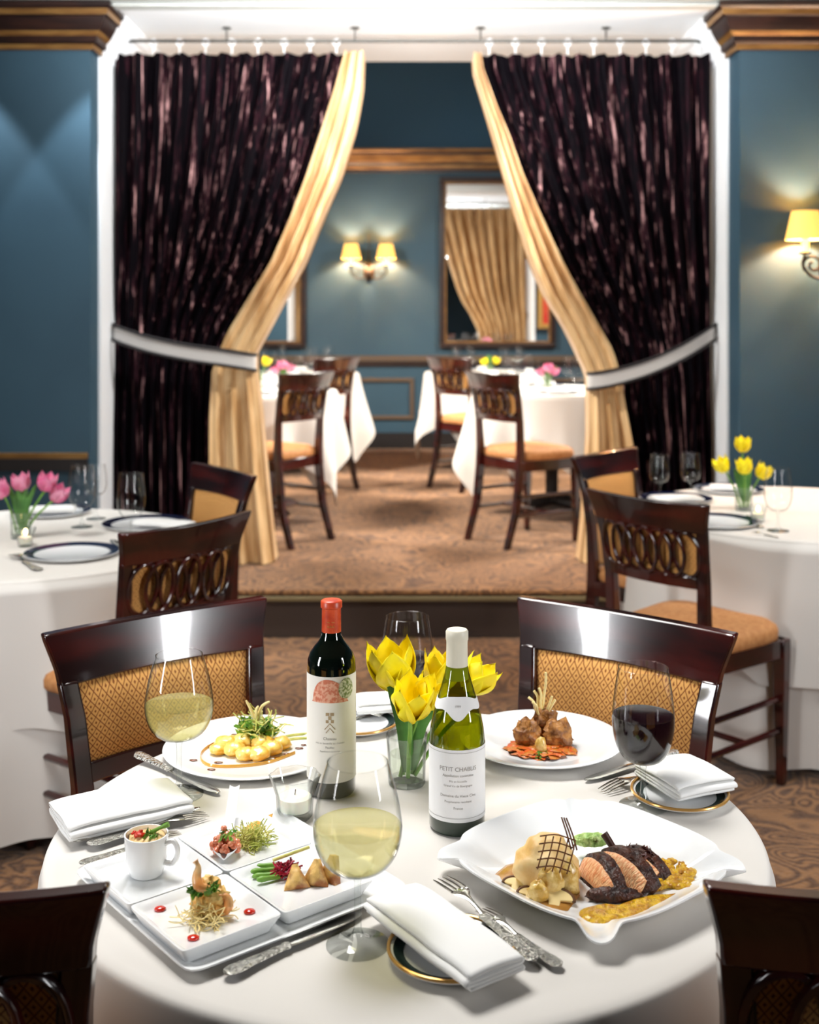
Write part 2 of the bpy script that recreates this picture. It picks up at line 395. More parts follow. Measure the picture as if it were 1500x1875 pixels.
# front walls left and right of the opening
def wall_block(name, x0, x1, y0, y1, z0, z1, m): return S(MB().box(((x0+x1)/2, (y0+y1)/2, (z0+z1)/2), (x1-x0, y1-y0, z1-z0)).build(name, m))
wall_block('wall_front_left', -3.5, XL, YW, 6.84, 0, ZC+1, M_TEAL)
wall_block('wall_front_right', XR, 3.5, YW, 6.84, 0, ZC+1, M_TEAL)
wall_block('wall_left', -3.6, -3.5, -1.0, 11, 0, 3.95, M_TEAL)
wall_block('wall_right', 3.5, 3.6, -1.0, 11, 0, 3.95, M_TEAL)
wall_block('wall_rear', -3.5, 3.5, -1.1, -1.0, 0, 3.95, M_TEAL)
wall_block('wall_back', -3.5, 3.5, YB, YB+.1, 0, 3.95, M_TEAL)
wall_block('wall_back_upper', -3.5, 3.5, YB-.02, YB, 2.9, 3.95, M_TEALD)
wall_block('ceiling_back', -3.5, 3.5, 6.84, 11, 3.82, 3.92, M_CEIL)
wall_block('ceiling', -3.5, 3.5, 5.55, 6.84, ZC, ZC+.1, M_CEIL)
wall_block('ceiling_front', -3.5, 3.5, -1.0, 5.55, ZC+.012, ZC+.112, M_CEILF)
wall_block('wall_header', -3.5, 3.5, 6.80, 6.86, ZC+.1, 3.82, M_TEAL)
wall_block('trim_3', XL, XR, 5.52, 5.60, ZC-.012, ZC, M_CEILF)
# white linings of the opening
yj = 5.6*585/570
wall_block('trim_4', XL-.01, XL+.012, yj, 6.84, 0, ZC-.16, M_WHITE)
wall_block('trim_5', XR-.012, XR+.01, 5.6*605/585, 6.84, 0, ZC-.16, M_WHITE)
# crown mouldings
CR = [(0, -.20), (.02, -.20), (.022, -.175), (.04, -.165), (.042, -.14), (.06, -.12), (.085, -.075), (.09, -.06), (.105, -.055), (.11, -.03), (.125, -.02), (.125, 0)]
def crown(name, a, b, nrm, mats, prof=CR, z=ZC, k=1.0, mitre=(0, 0)):
    a = Vector((*a, z)); b = Vector((*b, z)); nrm = Vector((*nrm, 0)); t = (b-a).normalized(); mb = MB(); n = len(prof)
    v = []
    for p, q in prof: v.append(a+nrm*p*k+Vector((0, 0, q*k))-t*p*k*mitre[0])
    for p, q in prof: v.append(b+nrm*p*k+Vector((0, 0, q*k))+t*p*k*mitre[1])
    v += [a, b]
    f = [(i, i+1, n+i+1, n+i) for i in range(n-1)]+[tuple(range(n))+(2*n,), tuple(range(n, 2*n))+(2*n+1,)]
    mb.add(v, f)
    mb.mi = [(1 if (i in (1, 4, 8)) else 0) if i < n-1 else 0 for i in range(len(f))]
    return S(mb.build(name, mats, ang=20))
crown('trim_6', (-3.5, YW), (XL, YW), (0, -1), [M_DKMOULD, M_GILT], mitre=(0, 1))
crown('trim_7', (XR, YW), (3.5, YW), (0, -1), [M_DKMOULD, M_GILT], mitre=(1, 0))
crown('trim_8', (XL, yj), (XL, 6.84), (1, 0), [M_WHITE, M_WHITE])
crown('trim_9', (XR, 5.6*605/585), (XR, 6.84), (-1, 0), [M_WHITE, M_WHITE])
crown('trim_8', (XL, YW), (XL, yj), (1, 0), [M_DKMOULD, M_GILT], mitre=(1, 0))
crown('trim_9', (XR, YW), (XR, 5.6*605/585), (-1, 0), [M_DKMOULD, M_GILT], mitre=(1, 0))
crown('trim_10', (-3.5, YB), (3.5, YB), (0, -1), [M_GILT, M_DKMOULD], z=2.9)
# chair rails, panel mouldings, baseboards
wall_block('trim_11', -3.5, XL-.01, YW-.022, YW, .79, .815, M_GILT)
wall_block('trim_12', -3.5, XL-.01, YW-.03, YW, .735, .79, M_DARK)
wall_block('baseboard_left', -3.5, XL, YW-.02, YW, 0, .14, M_DARK)
wall_block('baseboard_right', XR, 3.5, YW-.02, YW, 0, .14, M_DARK)
zr = lambda py: EYE-(py-560)*YB/F
wall_block('trim_13', -3.5, 3.5, YB-.03, YB, zr(661), zr(651), M_RAIL)
wall_block('trim_14', -3.5, 3.5, YB-.02, YB, zr(670), zr(661), M_DKMOULD)
wall_block('baseboard_back', -3.5, 3.5, YB-.03, YB, ZP, zr(792), M_DARK)
def frame_rect(mb, x0, x1, z0, z1, w, y0, y1, m=0):
    mb.box(((x0+x1)/2, (y0+y1)/2, z1-w/2), (x1-x0, y1-y0, w), m); mb.box(((x0+x1)/2, (y0+y1)/2, z0+w/2), (x1-x0, y1-y0, w), m)
    mb.box((x0+w/2, (y0+y1)/2, (z0+z1)/2), (w, y1-y0, z1-z0-2*w), m); mb.box((x1-w/2, (y0+y1)/2, (z0+z1)/2), (w, y1-y0, z1-z0-2*w), m)
for k, (a, b) in enumerate(((-1.75, .04), (.3, 2.1))):
    mb = MB(); frame_rect(mb, a, b, zr(768), zr(692), .035, YB-.02, YB); S(mb.build('trim_%d' % (15+k), M_RAIL, bevel=.005))

# ================================================================== MIRRORS, PICTURE, SCONCES
def mirror(x0, x1, z0, z1, label):
    c = (x0+x1)/2
    e = empty('wall_mirror', (c, YB, z0), label, 'mirror', 'wall mirrors in the back room')
    mb = MB(); frame_rect(mb, x0-c, x1-c, 0, z1-z0, .045, -.045, 0); mb.build('frame', M_DKMOULD, e, bevel=.008)
    mb = MB(); frame_rect(mb, x0-c+.04, x1-c-.04, .04, z1-z0-.04, .022, -.034, -.004); mb.build('inner_frame', M_GILT, e, bevel=.004)
    MB().box((0, -.012, (z1-z0)/2), (x1-x0-.1, .01, z1-z0-.1)).build('mirror_glass', M_MIRROR, e)
mirror(.27, 1.31, zr(637), zr(325), 'large framed mirror right of the wall lamps, reflecting gold curtain and red picture')
mirror(-1.97, -.93, zr(637), zr(325), 'large framed mirror left of the wall lamps, mostly behind the left curtain')
e = empty('framed_picture', (1.83, 6.86, 1.22), 'red picture in a gold frame, seen reflected in the right mirror', 'picture')
mb = MB(); frame_rect(mb, -.26, .26, 0, .95, .06, 0, .035); mb.build('picture_frame', M_GOLDRIM, e, bevel=.006)
MB().box((0, .01, .475), (.42, .012, .85)).build('canvas', M_PAINT, e)

def scroll(cx, cz, r0, turns, y, n=40, start=0, sgn=1):
    return [(cx+sgn*r0*(1-.75*i/(n-1))*math.cos(start+2*PI*turns*i/(n-1)), y, cz+r0*(1-.75*i/(n-1))*math.sin(start+2*PI*turns*i/(n-1))) for i in range(n)]
def sconce(loc, label):
    e = empty('wall_sconce', loc, label, 'wall lamp', 'double shaded wall lamps')
    # local: wall plane y=0, room towards -y ; z=0 is arm height
    b = MB(); T = Matrix.Rotation(PI/2, 4, 'X')
    b.lathe([(0, .05), (.02, .05), (.035, .03), (.05, .022), (.055, 0), (0, 0)], 28, T=T@Matrix.Scale(1.5, 4, (0, 1, 0)))
    b.blob((0, -.05, -.01), (.032, .03, .045), 0, seg=16); b.tube(curve([(0, -.02, .05), (0, -.05, .16), (0, -.03, .27), (0, -.05, .33)], 14), [.009]*7+[.006]*7)
    b.build('backplate', M_IRON, e)
    for s in (-1, 1):
        a = MB()
        a.tube(curve([(0, -.05, -.02), (s*.05, -.07, -.06), (s*.12, -.1, -.05), (s*.165, -.12, 0), (s*.155, -.12, .045)], 22), .0075)
        a.tube(scroll(s*.115, .0, .048, 1.3, -.11, start=-.6, sgn=s), .0065)
        a.lathe([(0, 0), (.028, .004), (.032, .012), (.012, .01), (.01, 0)], 16, T=Matrix.Translation((s*.155, -.12, .045)))
        a.build('arm', M_IRON, e)
        MB().lathe([(0, .055), (.0165, .055), (.0165, .13), (0, .13)], 18, T=Matrix.Translation((s*.155, -.12, 0))).build('candle_sleeve', M_CANDLE, e)
        MB().lathe([(.088, .115), (.06, .245), (.057, .245), (.085, .115), (.088, .115)], 32, T=Matrix.Translation((s*.155, -.12, 0))).build('lamp_shade', M_SHADE, e)
        l = bpy.data.lights.new('bulb', 'POINT'); l.energy = 23; l.color = (1, .66, .44); l.shadow_soft_size = .018
        o = bpy.data.objects.new('bulb', l); COL.objects.link(o); o.parent = e; o.location = (s*.155, -.12, .175)
sconce(((675-750)/F*(YB-.12), YB, zr(498)), 'double wall lamp with two lit cream shades on the back room wall')
sconce((1.96, YW, 1.5-(485-560)*(YW-.12)/F), 'wall lamp with lit yellow shade at the right edge of the view')

# ================================================================== CURTAINS
def cX(px): return (px-750)/F*YC
def cZ(py): return EYE-(py-560)*YC/F
def curtain(label, outer, vel, goldt, top, side, nf, ties):
    e = empty('drawn_curtain', (cX(outer), YC, ZP), label, 'curtain', 'tied back velvet curtains in the opening')
    O = Vector((cX(outer), YC, ZP))
    VT = [(cZ(p), cX(x)) for p, x in vel][::-1]; GT = [(cZ(p), cX(x)) for p, x in goldt][::-1]
    zt, zb = cZ(top), ZP+.005; xo = cX(outer)
    def tuck(z): return math.exp(-((z-cZ(640))/.28)**2)
    def row(u, x, z, y0, n, a, ph):
        t = tuck(z); a = a*(1-.6*t)
        y = y0-a*math.sin(2*PI*n*u+ph+.6*math.sin(z*2.3))-a*.45*math.sin(2*PI*n*2.3*u+1.7+z*1.1)
        return (x-O.x, y+.02*t-O.y, z-O.z)
    def zz(v, u, n): return lerp(zb, zt+.012*abs(math.cos(PI*n*u))-.012, v)
    def velf(u, v):
        z = zz(v, u, nf); return row(u, lerp(xo, interp(VT, z), u), z, YC, nf, .026, 0)
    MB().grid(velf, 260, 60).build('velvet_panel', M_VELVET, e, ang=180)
    def linf(u, v):
        z = zz(v, u, nf); return row(u, lerp(xo, interp(GT, z), u), z, YC+.11, nf*.8, .045, 1.0)
    MB().grid(linf, 200, 40).build('satin_lining', M_GOLD, e, ang=180)
    def faf(u, v):
        z = zz(v, u, 4); x0 = interp(VT, z); x1 = interp(GT, z)
        # rolls round from the front of the velvet to the lining behind
        w = x1-x0; s_ = 1 if w > 0 else -1
        if u < .82: k = u/.82; p = row(k, x0-s_*.02+(w+s_*.02)*k, z, YC-.055, 2.6, .022, .4); return (p[0], p[1]+(.03 if k > .95 else 0), p[2])
        k = (u-.82)/.18; p = row(1, x1-s_*.004*math.sin(PI*k), z, YC-.03+.13*k, 2.6, .01, .4); return p
    MB().grid(faf, 70, 60).build('satin_facing', M_GOLD, e, ang=180)
    for i in range(ties):
        u = (i+.5)/ties; x = lerp(xo, cX(vel[0][1]), u)-O.x
        MB().tube([(x+.016*math.cos(a), 0, cZ(75)-O.z-.006+.016*math.sin(a)) for a in [2*PI*k/16 for k in range(16)]], .003, 6, closed=True).tube([(x, 0, cZ(75)-O.z-.02), (x, 0, zt-O.z-.006)], .0025, 6).build('curtain_ring', M_WHITE, e)
    return e
velL = [(95, 640), (160, 622), (230, 600), (320, 570), (400, 540), (480, 505), (560, 455), (610, 425), (650, 408), (680, 398), (760, 395), (850, 395), (960, 397), (1030, 400)]
golL = [(95, 668), (160, 665), (230, 652), (320, 625), (400, 590), (480, 558), (560, 515), (610, 488), (650, 466), (680, 468), (760, 478), (850, 486), (960, 497), (1030, 505)]
velR = [(95, 872), (130, 877), (200, 903), (250, 925), (320, 950), (400, 985), (480, 1022), (540, 1055), (600, 1090), (640, 1113), (690, 1128), (740, 1134), (800, 1145), (860, 1155), (950, 1168), (1030, 1180)]
golR = [(95, 866), (130, 868), (200, 890), (250, 905), (320, 925), (400, 948), (480, 973), (540, 998), (600, 1035), (640, 1055), (690, 1078), (740, 1078), (800, 1078), (860, 1075), (950, 1068), (1030, 1060)]
curtain('dark aubergine velvet curtain with gold satin edge, tied to the left', 209, velL, golL, 97, -1, 11, 9)
curtain('dark aubergine velvet curtain with gold satin edge, tied to the right', 1303, velR, golR, 99, 1, 11, 9)
def tieback(label, pts, hook, end):
    O = Vector(pts[0]); e = empty('curtain_tieback', O, label, 'tieback', 'braided curtain tiebacks')
    c = [Vector(p)-O for p in curve(pts, 40)]
    def sec(w, dy):
        def fn(u, v):
            p = c[int(round(u*39))]; return (p.x, p.y+dy, p.z+w*(v-.5))
        return fn
    MB().slab(sec(.075, 0), 40, 3, (0, .008, 0)).build('braid', M_BAND, e)
    for s in (-1, 1):
        mb = MB(); mb.tube([(p.x, p.y-.002, p.z+s*.038) for p in c], .008, 8); mb.build('edging', M_BANDE, e)
    h = Vector(hook)-O; mb = MB(); mb.tube([h, h+Vector((end*.05, 0, 0))], .008); mb.blob(h, (.03, .03, .035), 0, seg=16); mb.build('hook', M_IRON, e)
def cq(px, py, d): return Q(px, py, d)
tieback('pale grey braided tieback around the left curtain', [cq(203, 606, 6.0), cq(215, 612, 5.93), cq(270, 630, 5.885), cq(340, 645, 5.88), cq(410, 655, 5.88), cq(455, 662, 5.885), cq(469, 664, 5.92), cq(466, 663, 6.02)], cq(203, 606, 6.0), -1)
tieback('pale grey braided tieback around the right curtain', [cq(1313, 606, 6.0), cq(1300, 615, 5.93), cq(1250, 645, 5.885), cq(1190, 672, 5.88), cq(1130, 690, 5.88), cq(1092, 697, 5.885), cq(1076, 698, 5.92), cq(1079, 698, 6.02)], cq(1316, 603, 6.0), 1)
# rod
zr_ = cZ(75); e = empty('curtain_rod', (0, YC, zr_), 'thin metal curtain rod hung below the white ceiling', 'curtain rod')
xa, xb = cX(228), cX(1288)
MB().tube(curve([(XL+.03, -.02, ZC-zr_-.015), (XL+.05, -.02, .09), (xa, 0, .0), (xa+.04, 0, 0)], 16)+[(xb-.04, 0, 0)]+curve([(xb-.03, 0, 0), (xb, 0, 0), (XR-.05, -.02, .09), (XR-.03, -.02, ZC-zr_-.015)], 16), .008, 10).build('rod', M_CHROME, e)
for px in (415, 650, 880, 1110):
    x = cX(px); MB().tube([(x, 0, 0), (x, 0, ZC-zr_)], .004).lathe([(0, 0), (.022, 0), (.022, -.006), (0, -.006)], 20, T=Matrix.Translation((x, 0, ZC-zr_))).build('hanger', M_CHROME, e)

# ================================================================== CHAIRS
def hw(z): return interp([(0, .185), (.45, .185), (.66, .19), (.78, .197), (.86, .208), (.92, .226)], z)
def yb(z): return interp([(0, -.30), (.2, -.235), (.45, -.205), (.66, -.215), (.8, -.235), (.92, -.268)], z)
def BS(x, z, dy=0): u = x/hw(z); return (x, yb(z)-.028*(1-u*u)+dy, z)
def make_chair():
    e = empty('dining_chair', (0, 0, 0), 'x', 'chair')
    # top rail
    def rf(u, v):
        x01 = 2*u-1; z = lerp(.832, .92+.004*x01*x01, v); p = BS(x01*(hw(z)-.0), z, -.012); return p
    MB().slab(rf, 25, 8, (0, .024, 0)).build('top_rail', M_WOOD, e, bevel=.004)
    for s in (-1, 1):
        zs = [0, .1, .2, .3, .4, .5, .58, .66, .72, .78, .84]
        MB().rect([(s*(hw(z)-.016), yb(z), z) for z in zs], [.03]*5+[.034]*6+[], [.034, .036, .04, .044, .046, .04, .034, .03, .028, .025, .022]).build('rear_leg', M_WOOD, e, bevel=.004)
    def lf(u, v): z = lerp(.662, .697, v); return BS((2*u-1)*(hw(z)-.03), z, -.011)
    MB().slab(lf, 17, 3, (0, .022, 0)).build('lower_rail', M_WOOD, e, bevel=.003)
    lat = MB()
    for k in range(-3, 4):
        cx = k*.046
        pts = []
        for i in range(28):
            a = 2*PI*i/28; pts.append(BS(cx+.041*math.cos(a), .764+.068*math.sin(a), -.0085+(.003 if (k % 2) else -.003)))
        lat.tube(pts, .0072, 6, closed=True)
    lat.build('oval_lattice', M_WOOD, e, ang=60)
    def pf(u, v): z = lerp(.69, .838, v); b = math.sin(PI*u)*math.sin(PI*v); return BS((2*u-1)*(hw(z)-.032), z, .004+.012*b**.4)
    MB().slab(pf, 21, 9, (0, -.004, 0)).build('back_cushion', M_FAB, e, ang=60)
    # seat
    out = []
    for i in range(48):
        a = 2*PI*i/48; c, s = math.cos(a), math.sin(a); n = 5
        r = (abs(c)**n+abs(s)**n)**(-1/n); x = r*c; y = r*s
        out.append((x*lerp(.19, .226, (y+1)/2), y*.19-.02+(.02*(1-x*x) if y > .5 else 0)))
    sm = MB(); rings = [(.97, .455), (1, .465), (1, .485), (.975, .5), (.9, .511), (.6, .52), (.2, .524)]; v = []
    for k, z in rings: v += [(x*k, y*k, z) for x, y in out]
    n = 48; f = [tuple(range(n))[::-1], tuple(range((len(rings)-1)*n, len(rings)*n))]
    for j in range(len(rings)-1): f += [(j*n+i, j*n+(i+1) % n, (j+1)*n+(i+1) % n, (j+1)*n+i) for i in range(n)]
    sm.add(v, f); sm.build('seat', M_SEAT, e, ang=60)
    ap = MB(); ap.slab(lambda u, v: ((2*u-1)*.215, .165+.012*(1-(2*u-1)**2), lerp(.40, .458, v)), 9, 2, (0, -.022, 0))
    for s in (-1, 1): ap.slab(lambda u, v: (s*lerp(.187, .218, u), lerp(-.2, .155, u), lerp(.40, .458, v)), 5, 2, (-s*.02, 0, 0))
    ap.box((0, -.2, .43), (.35, .02, .056)); ap.build('apron', M_WOOD, e, bevel=.003)
    for s in (-1, 1):
        MB().rect([(s*.202, .155, 0), (s*.202, .155, .2), (s*.203, .155, .4), (s*.203, .155, .458)], [.026, .034, .042, .042], [.026, .034, .042, .042]).build('front_leg', M_WOOD, e, bevel=.004)
    for z in (.17, .27):
        for s in (-1, 1): MB().tube([(s*.185, yb(z), z), (s*.201, .155, z)], .0105, 8).build('stretcher', M_WOOD, e)
    MB().tube([(-.193, -.03, .17), (.193, -.03, .17)], .0105, 8).build('stretcher', M_WOOD, e)
    return e
chair0 = make_chair(); first = [True]
def chair(bx, by, fx, fy, z, label, group):
    o = chair0 if first[0] else copy_tree(chair0); first[0] = False
    L_ = math.hypot(fx, fy); fx /= L_; fy /= L_
    o.location = (bx+fx*.268, by+fy*.268, z); o.rotation_euler[2] = math.atan2(-fx, fy)
    o['label'] = label; o['group'] = group; return o
G1 = 'dining chairs around the front table'; G2 = 'dining chairs at the side tables'; G3 = 'dining chairs in the back room'
chair(-.466, 2.246, .61, -.79, 0, 'dark wooden dining chair with gold diamond back, behind the left wine glass', G1)
chair(.397, 2.25, -.61, -.79, 0, 'dark wooden dining chair with gold diamond back, behind the red wine glass', G1)
chair(-.525, 1.20, .02, 1, 0, 'dark wooden chair with its back to us, cut off at the lower left corner', G1)
chair(.52, 1.205, -.02, 1, 0, 'dark wooden chair with its back to us, cut off at the lower right corner', G1)
chair(-.593, 3.216, -.78, .62, 0, 'lattice-backed dining chair at the near side of the left side table', G2)
chair(.715, 3.64, .75, .66, 0, 'lattice-backed dining chair with tan seat at the near side of the right side table', G2)
chair(-.66, 4.25, -.8, -.6, 0, 'dark chair with plain orange back facing us beside the gold curtain edge, left', G2)
chair(.77, 4.74, .74, -.67, 0, 'dark chair with orange back facing us behind the right lattice chair', G2)
chair(-.55, 6.46, -.82, .57, ZP, 'lattice-backed chair with its whole side in view next to the left curtain', G3)
chair(.44, 6.46, .82, .57, ZP, 'lattice-backed chair with tan seat and all legs in view, right of the aisle', G3)
chair(-.50, 8.3, -.77, .64, ZP, 'far chair left of the aisle, mostly behind the nearer left chair', G3)
chair(.27, 8.35, .77, .64, ZP, 'far reddish chair right of the aisle, under the mirror', G3)

# ================================================================== TABLES AND CLOTHS
def table(cx, cy, z0, R, label, group=None):
    e = empty('round_table', (cx, cy, z0), label, 'table', group)
    MB().lathe([(0, .70), (R-.02, .70), (R-.008, .71), (R-.008, .735), (R-.015, .742), (0, .742)], 64).build('tabletop', M_WOOD, e)
    MB().lathe([(0, .70), (.09, .70), (.06, .66), (.04, .5), (.04, .1), (.06, .05), (0, .05)], 24).build('pedestal', M_DARK, e)
    b = MB()
    for k in range(4):
        a = PI/2*k+PI/4; b.tube([(0, 0, .06), (.15*math.cos(a), .15*math.sin(a), .045), (.3*math.cos(a), .3*math.sin(a), .018)], [.034, .03, .018], 8)
    b.build('base', M_DARK, e)
def cloth(cx, cy, zt, R, S_, rot, zmin, nf, amp, seed, label, name='tablecloth', dz=0.0, dr=0.0, group=None, skip=0.0):
    rnd = random.Random(seed); ph = [rnd.uniform(0, 6.28) for _ in range(4)]
    def hang(a):
        q = S_/2/max(abs(math.cos(a-rot)), abs(math.sin(a-rot))); return max(.04, min(q-R, zt-zmin))
    NT = 216; mb = MB(); v = []; rows = []
    tops = [.02, .2, .4, .6, .8, .9, .96]
    for k in tops: rows.append(('t', k*R))
    for k in range(1, 5): rows.append(('e', k/4))
    for k in range(1, 23): rows.append(('h', k/22))
    er = .012
    for kind, t in rows:
        for i in range(NT):
            a = 2*PI*i/NT
            if kind == 't': r = t; z = zt
            elif kind == 'e': b = t*PI/2; r = R-er+er*math.sin(b)+.0; z = zt-er+er*math.cos(b)
            else:
                h = hang(a); hh = t*h; A = amp*min(1, hh/.45)**1.1
                w = math.cos(nf*a+ph[0]+.5*math.sin(3*a+ph[1]))+.5*math.cos((nf*1.0+4)*a+ph[2])
                r = R+.003+A*(.75+.5*w)+.05*min(hh, .35)*.3; z = zt-er-(hh-er if hh > er else 0)
            v.append((r*(1 if kind == 't' else 1)*math.cos(a)+(dr*math.cos(a) if kind == 'h' else 0), r*math.sin(a)+(dr*math.sin(a) if kind == 'h' else 0), z-zt+dz))
    f = [tuple(range(NT))]
    for j in range(len(rows)-1):
        for i in range(NT): f.append((j*NT+i, (j+1)*NT+i, (j+1)*NT+(i+1) % NT, j*NT+(i+1) % NT))
    mb.add(v, f); return tag(mb.build(name, M_CLOTH, ang=180, loc=(cx, cy, zt)), label, 'tablecloth', group)
TZ = .75
table(0, 1.733, 0, .505, 'round table under the white cloth in front, laid with food and wine')
cloth(-.004, 1.733, TZ, .505, 9, 0, .06, 11, .035, 3, 'long white cloth on the front table with the food')
LT = (-1.25, 3.85); RT = (1.45, 4.4)
table(LT[0], LT[1], 0, .6, 'round table at the left edge, with pink tulips on it')
cloth(LT[0], LT[1], TZ-.004, .602, 9, 0, .05, 12, .05, 5, 'long white under cloth on the left side table')
cloth(LT[0], LT[1], TZ, .606, 2.0, .35, .3, 9, .06, 8, 'white square top cloth on the left side table', 'tablecloth', dr=.02)
table(RT[0], RT[1], 0, .6, 'round table at the right edge, with yellow tulips on it')
cloth(RT[0], RT[1], TZ-.004, .602, 9, 0, .03, 10, .05, 12, 'long white under cloth on the right side table')
cloth(RT[0], RT[1], TZ, .606, 1.85, .55, .3, 9, .055, 14, 'white square top cloth on the right side table', 'tablecloth', dr=.02)
BT = [(-.95, 7.5, 329, 'left near'), (.9, 7.6, 200, 'right near'), (-.9, 9.5, 337, 'left far'), (.62, 9.6, 197, 'right far')]
for x, y, a, n in BT:
    table(x, y, ZP, .5, 'round table under white cloth in the back room, %s of the four' % n, 'round tables in the back room')
    cloth(x, y, TZ+ZP, .5, 1.68, math.radians(a)-PI/4, ZP+.02, 8, .09, int(a), 'white pointed-corner cloth on the %s table of the back room' % n, group='white cloths in the back room')

# ================================================================== TABLEWARE BUILDERS
def prof_glass(h, rim, bowl, zb, z0, foot):
    # outer outline of bowl from the stem top z0 to rim h, widest zb
    o = [(0, 0), (foot, 0), (foot, .0015), (foot*.55, .004), (.009, .009), (.0045, .02), (.0038, .04), (.0038, z0-.012), (.006, z0-.004), (.013, z0+.001)]
    bowlp = []
    for i in range(1, 9):
        t = i/8; a = t*PI/2; bowlp.append((.013+(bowl-.013)*math.sin(a)**.85, z0+.001+(zb-z0)*(1-math.cos(a))))
    for i in range(1, 9):
        t = i/8; bowlp.append((lerp(bowl, rim, t**1.55), lerp(zb, h, t)))
    return o, bowlp
def wine_glass(kind, loc, label, group, wine=None, scale=1.0):
    if kind == 'white': h, rim, bowl, zb, z0, foot, lv = .215, .0355, .0525, .138, .086, .037, .141
    elif kind == 'red': h, rim, bowl, zb, z0, foot, lv = .208, .037, .0465, .130, .066, .036, .138
    else: h, rim, bowl, zb, z0, foot, lv = .19, .031, .038, .125, .085, .034, .12
    e = empty('wine_glass', loc, label, 'wine glass', group); e.scale = (scale,)*3
    s, b = prof_glass(h, rim, bowl, zb, z0, foot)
    MB().lathe(s, 44).build('stem', M_GLASSTH if kind != 'small' else M_GLASS, e, ang=60)
    MB().lathe([s[-1]]+b, 56).tube([(rim*math.cos(a), rim*math.sin(a), h) for a in [2*PI*k/56 for k in range(56)]], .0008, 6, closed=True).build('bowl', M_GLASS, e, ang=60)
    if wine:
        inn = [(0, z0+.004)]+[(max(.001, r-.0012), z+.0012) for r, z in b if z < lv-.002]
        rl = interp([(z, r) for r, z in b], lv)-.0012
        inn += [(rl, lv-.0006), (rl-.003, lv-.0012), (0, lv-.0015)]
        MB().lathe(inn, 56).build('wine', M_WWINE if wine == 'white' else M_RWINE, e, ang=50)
    return e
def plate_prof(R, well, rh, t=.004):
    return [(0, .004), (well, .004), (well+.006, .006), (lerp(well, R, .5), rh*.55), (R-.002, rh), (R, rh-.001), (R-.001, rh-.003), (lerp(well, R, .45), rh*.45-t*.5), (well, .0), (0, .0)]
def plate(loc, R, label, group=None, well=None, rh=.014, band=None, bandm=None, edge=None, name='dinner_plate'):
    e = empty(name, loc, label, 'plate', group); well = well or R*.66
    MB().lathe(plate_prof(R, well, rh), 72).build('dish', M_PORC, e, ang=50)
    if band is not None:
        a, b = band
        def zf(r): return interp([(well+.006, .006), (lerp(well, R, .5), rh*.55), (R-.002, rh)], r)+.0006
        MB().lathe([(r, zf(r)) for r in [lerp(a, b, k/5) for k in range(6)]], 72).build('glazed_band', bandm, e)
    if edge: MB().tube([((R-.002)*math.cos(t), (R-.002)*math.sin(t), rh) for t in [2*PI*k/72 for k in range(72)]], edge, 8, closed=True).build('gilt_rim', M_GOLDRIM, e)
    return e
def outline(pts, n=40):
    c = curve([(x, w, 0) for x, w in pts], n); return [(p.x, abs(p.y)) for p in c]
def flatware(kind, a, b, label, group, tilt=0, lift=0):
    """laid from handle end a to tip b"""
    a = Vector(a); b = Vector(b); L_ = (b-a).length
    e = empty(kind, a, label, 'cutlery', group); d = (b-a).normalized()
    e.rotation_mode = 'XYZ'; e.rotation_euler = (tilt, -math.asin(max(-1, min(1, d.z))), math.atan2(d.y, d.x))
    k = L_/(.235 if kind == 'table_knife' else .20); e.scale = (k, k, k)
    hp = [(0, .004), (.006, .0105), (.02, .0125), (.05, .009), (.09, .0072), (.1, .009), (.105, .006)]
    oh = outline(hp, 36)
    def shaft(mb, o, th, zf=lambda x: 0):
        v = []
        for x, w in o:
            z = zf(x)+.003
            v += [(x, -w, z), (x, -w*.6, z+th), (x, w*.6, z+th), (x, w, z), (x, w*.6, z-th*.6), (x, -w*.6, z-th*.6)]
        n = len(o); f = [(0, 1, 2, 3, 4, 5), tuple(6*(n-1)+q for q in range(5, -1, -1))]
        for j in range(n-1):
            for q in range(6): f.append((6*j+q, 6*(j+1)+q, 6*(j+1)+(q+1) % 6, 6*j+(q+1) % 6))
        mb.add(v, f)
    if kind == 'table_knife':
        mb = MB(); shaft(mb, oh, .0032); mb.build('handle', M_SILVERE, e, ang=50)
        mb = MB(); shaft(mb, outline([(.104, .005), (.12, .0085), (.17, .010), (.21, .0095), (.228, .006), (.235, .001)], 30), .0008, lambda x: .0005); mb.build('blade', M_SILVER, e, ang=40)
    else:
        mb = MB(); shaft(mb, oh, .0022); mb.build('handle', M_SILVERE, e, ang=50)
        zf = lambda x: .006*math.sin((x-.1)/.1*PI)
        mb = MB(); shaft(mb, outline([(.104, .004), (.125, .0032), (.14, .006), (.15, .012), (.158, .0128)], 24), .0013, zf)
        for t in range(4):
            y = (t-1.5)*.0074; mb.tube([(x, y*(1 if x < .19 else .96), zf(x)+.0032) for x in [.156, .164, .172, .18, .19, .2]], [.0019, .0018, .0017, .0016, .0014, .0007], 6)
        mb.build('tines', M_SILVER, e, ang=50)
    return e
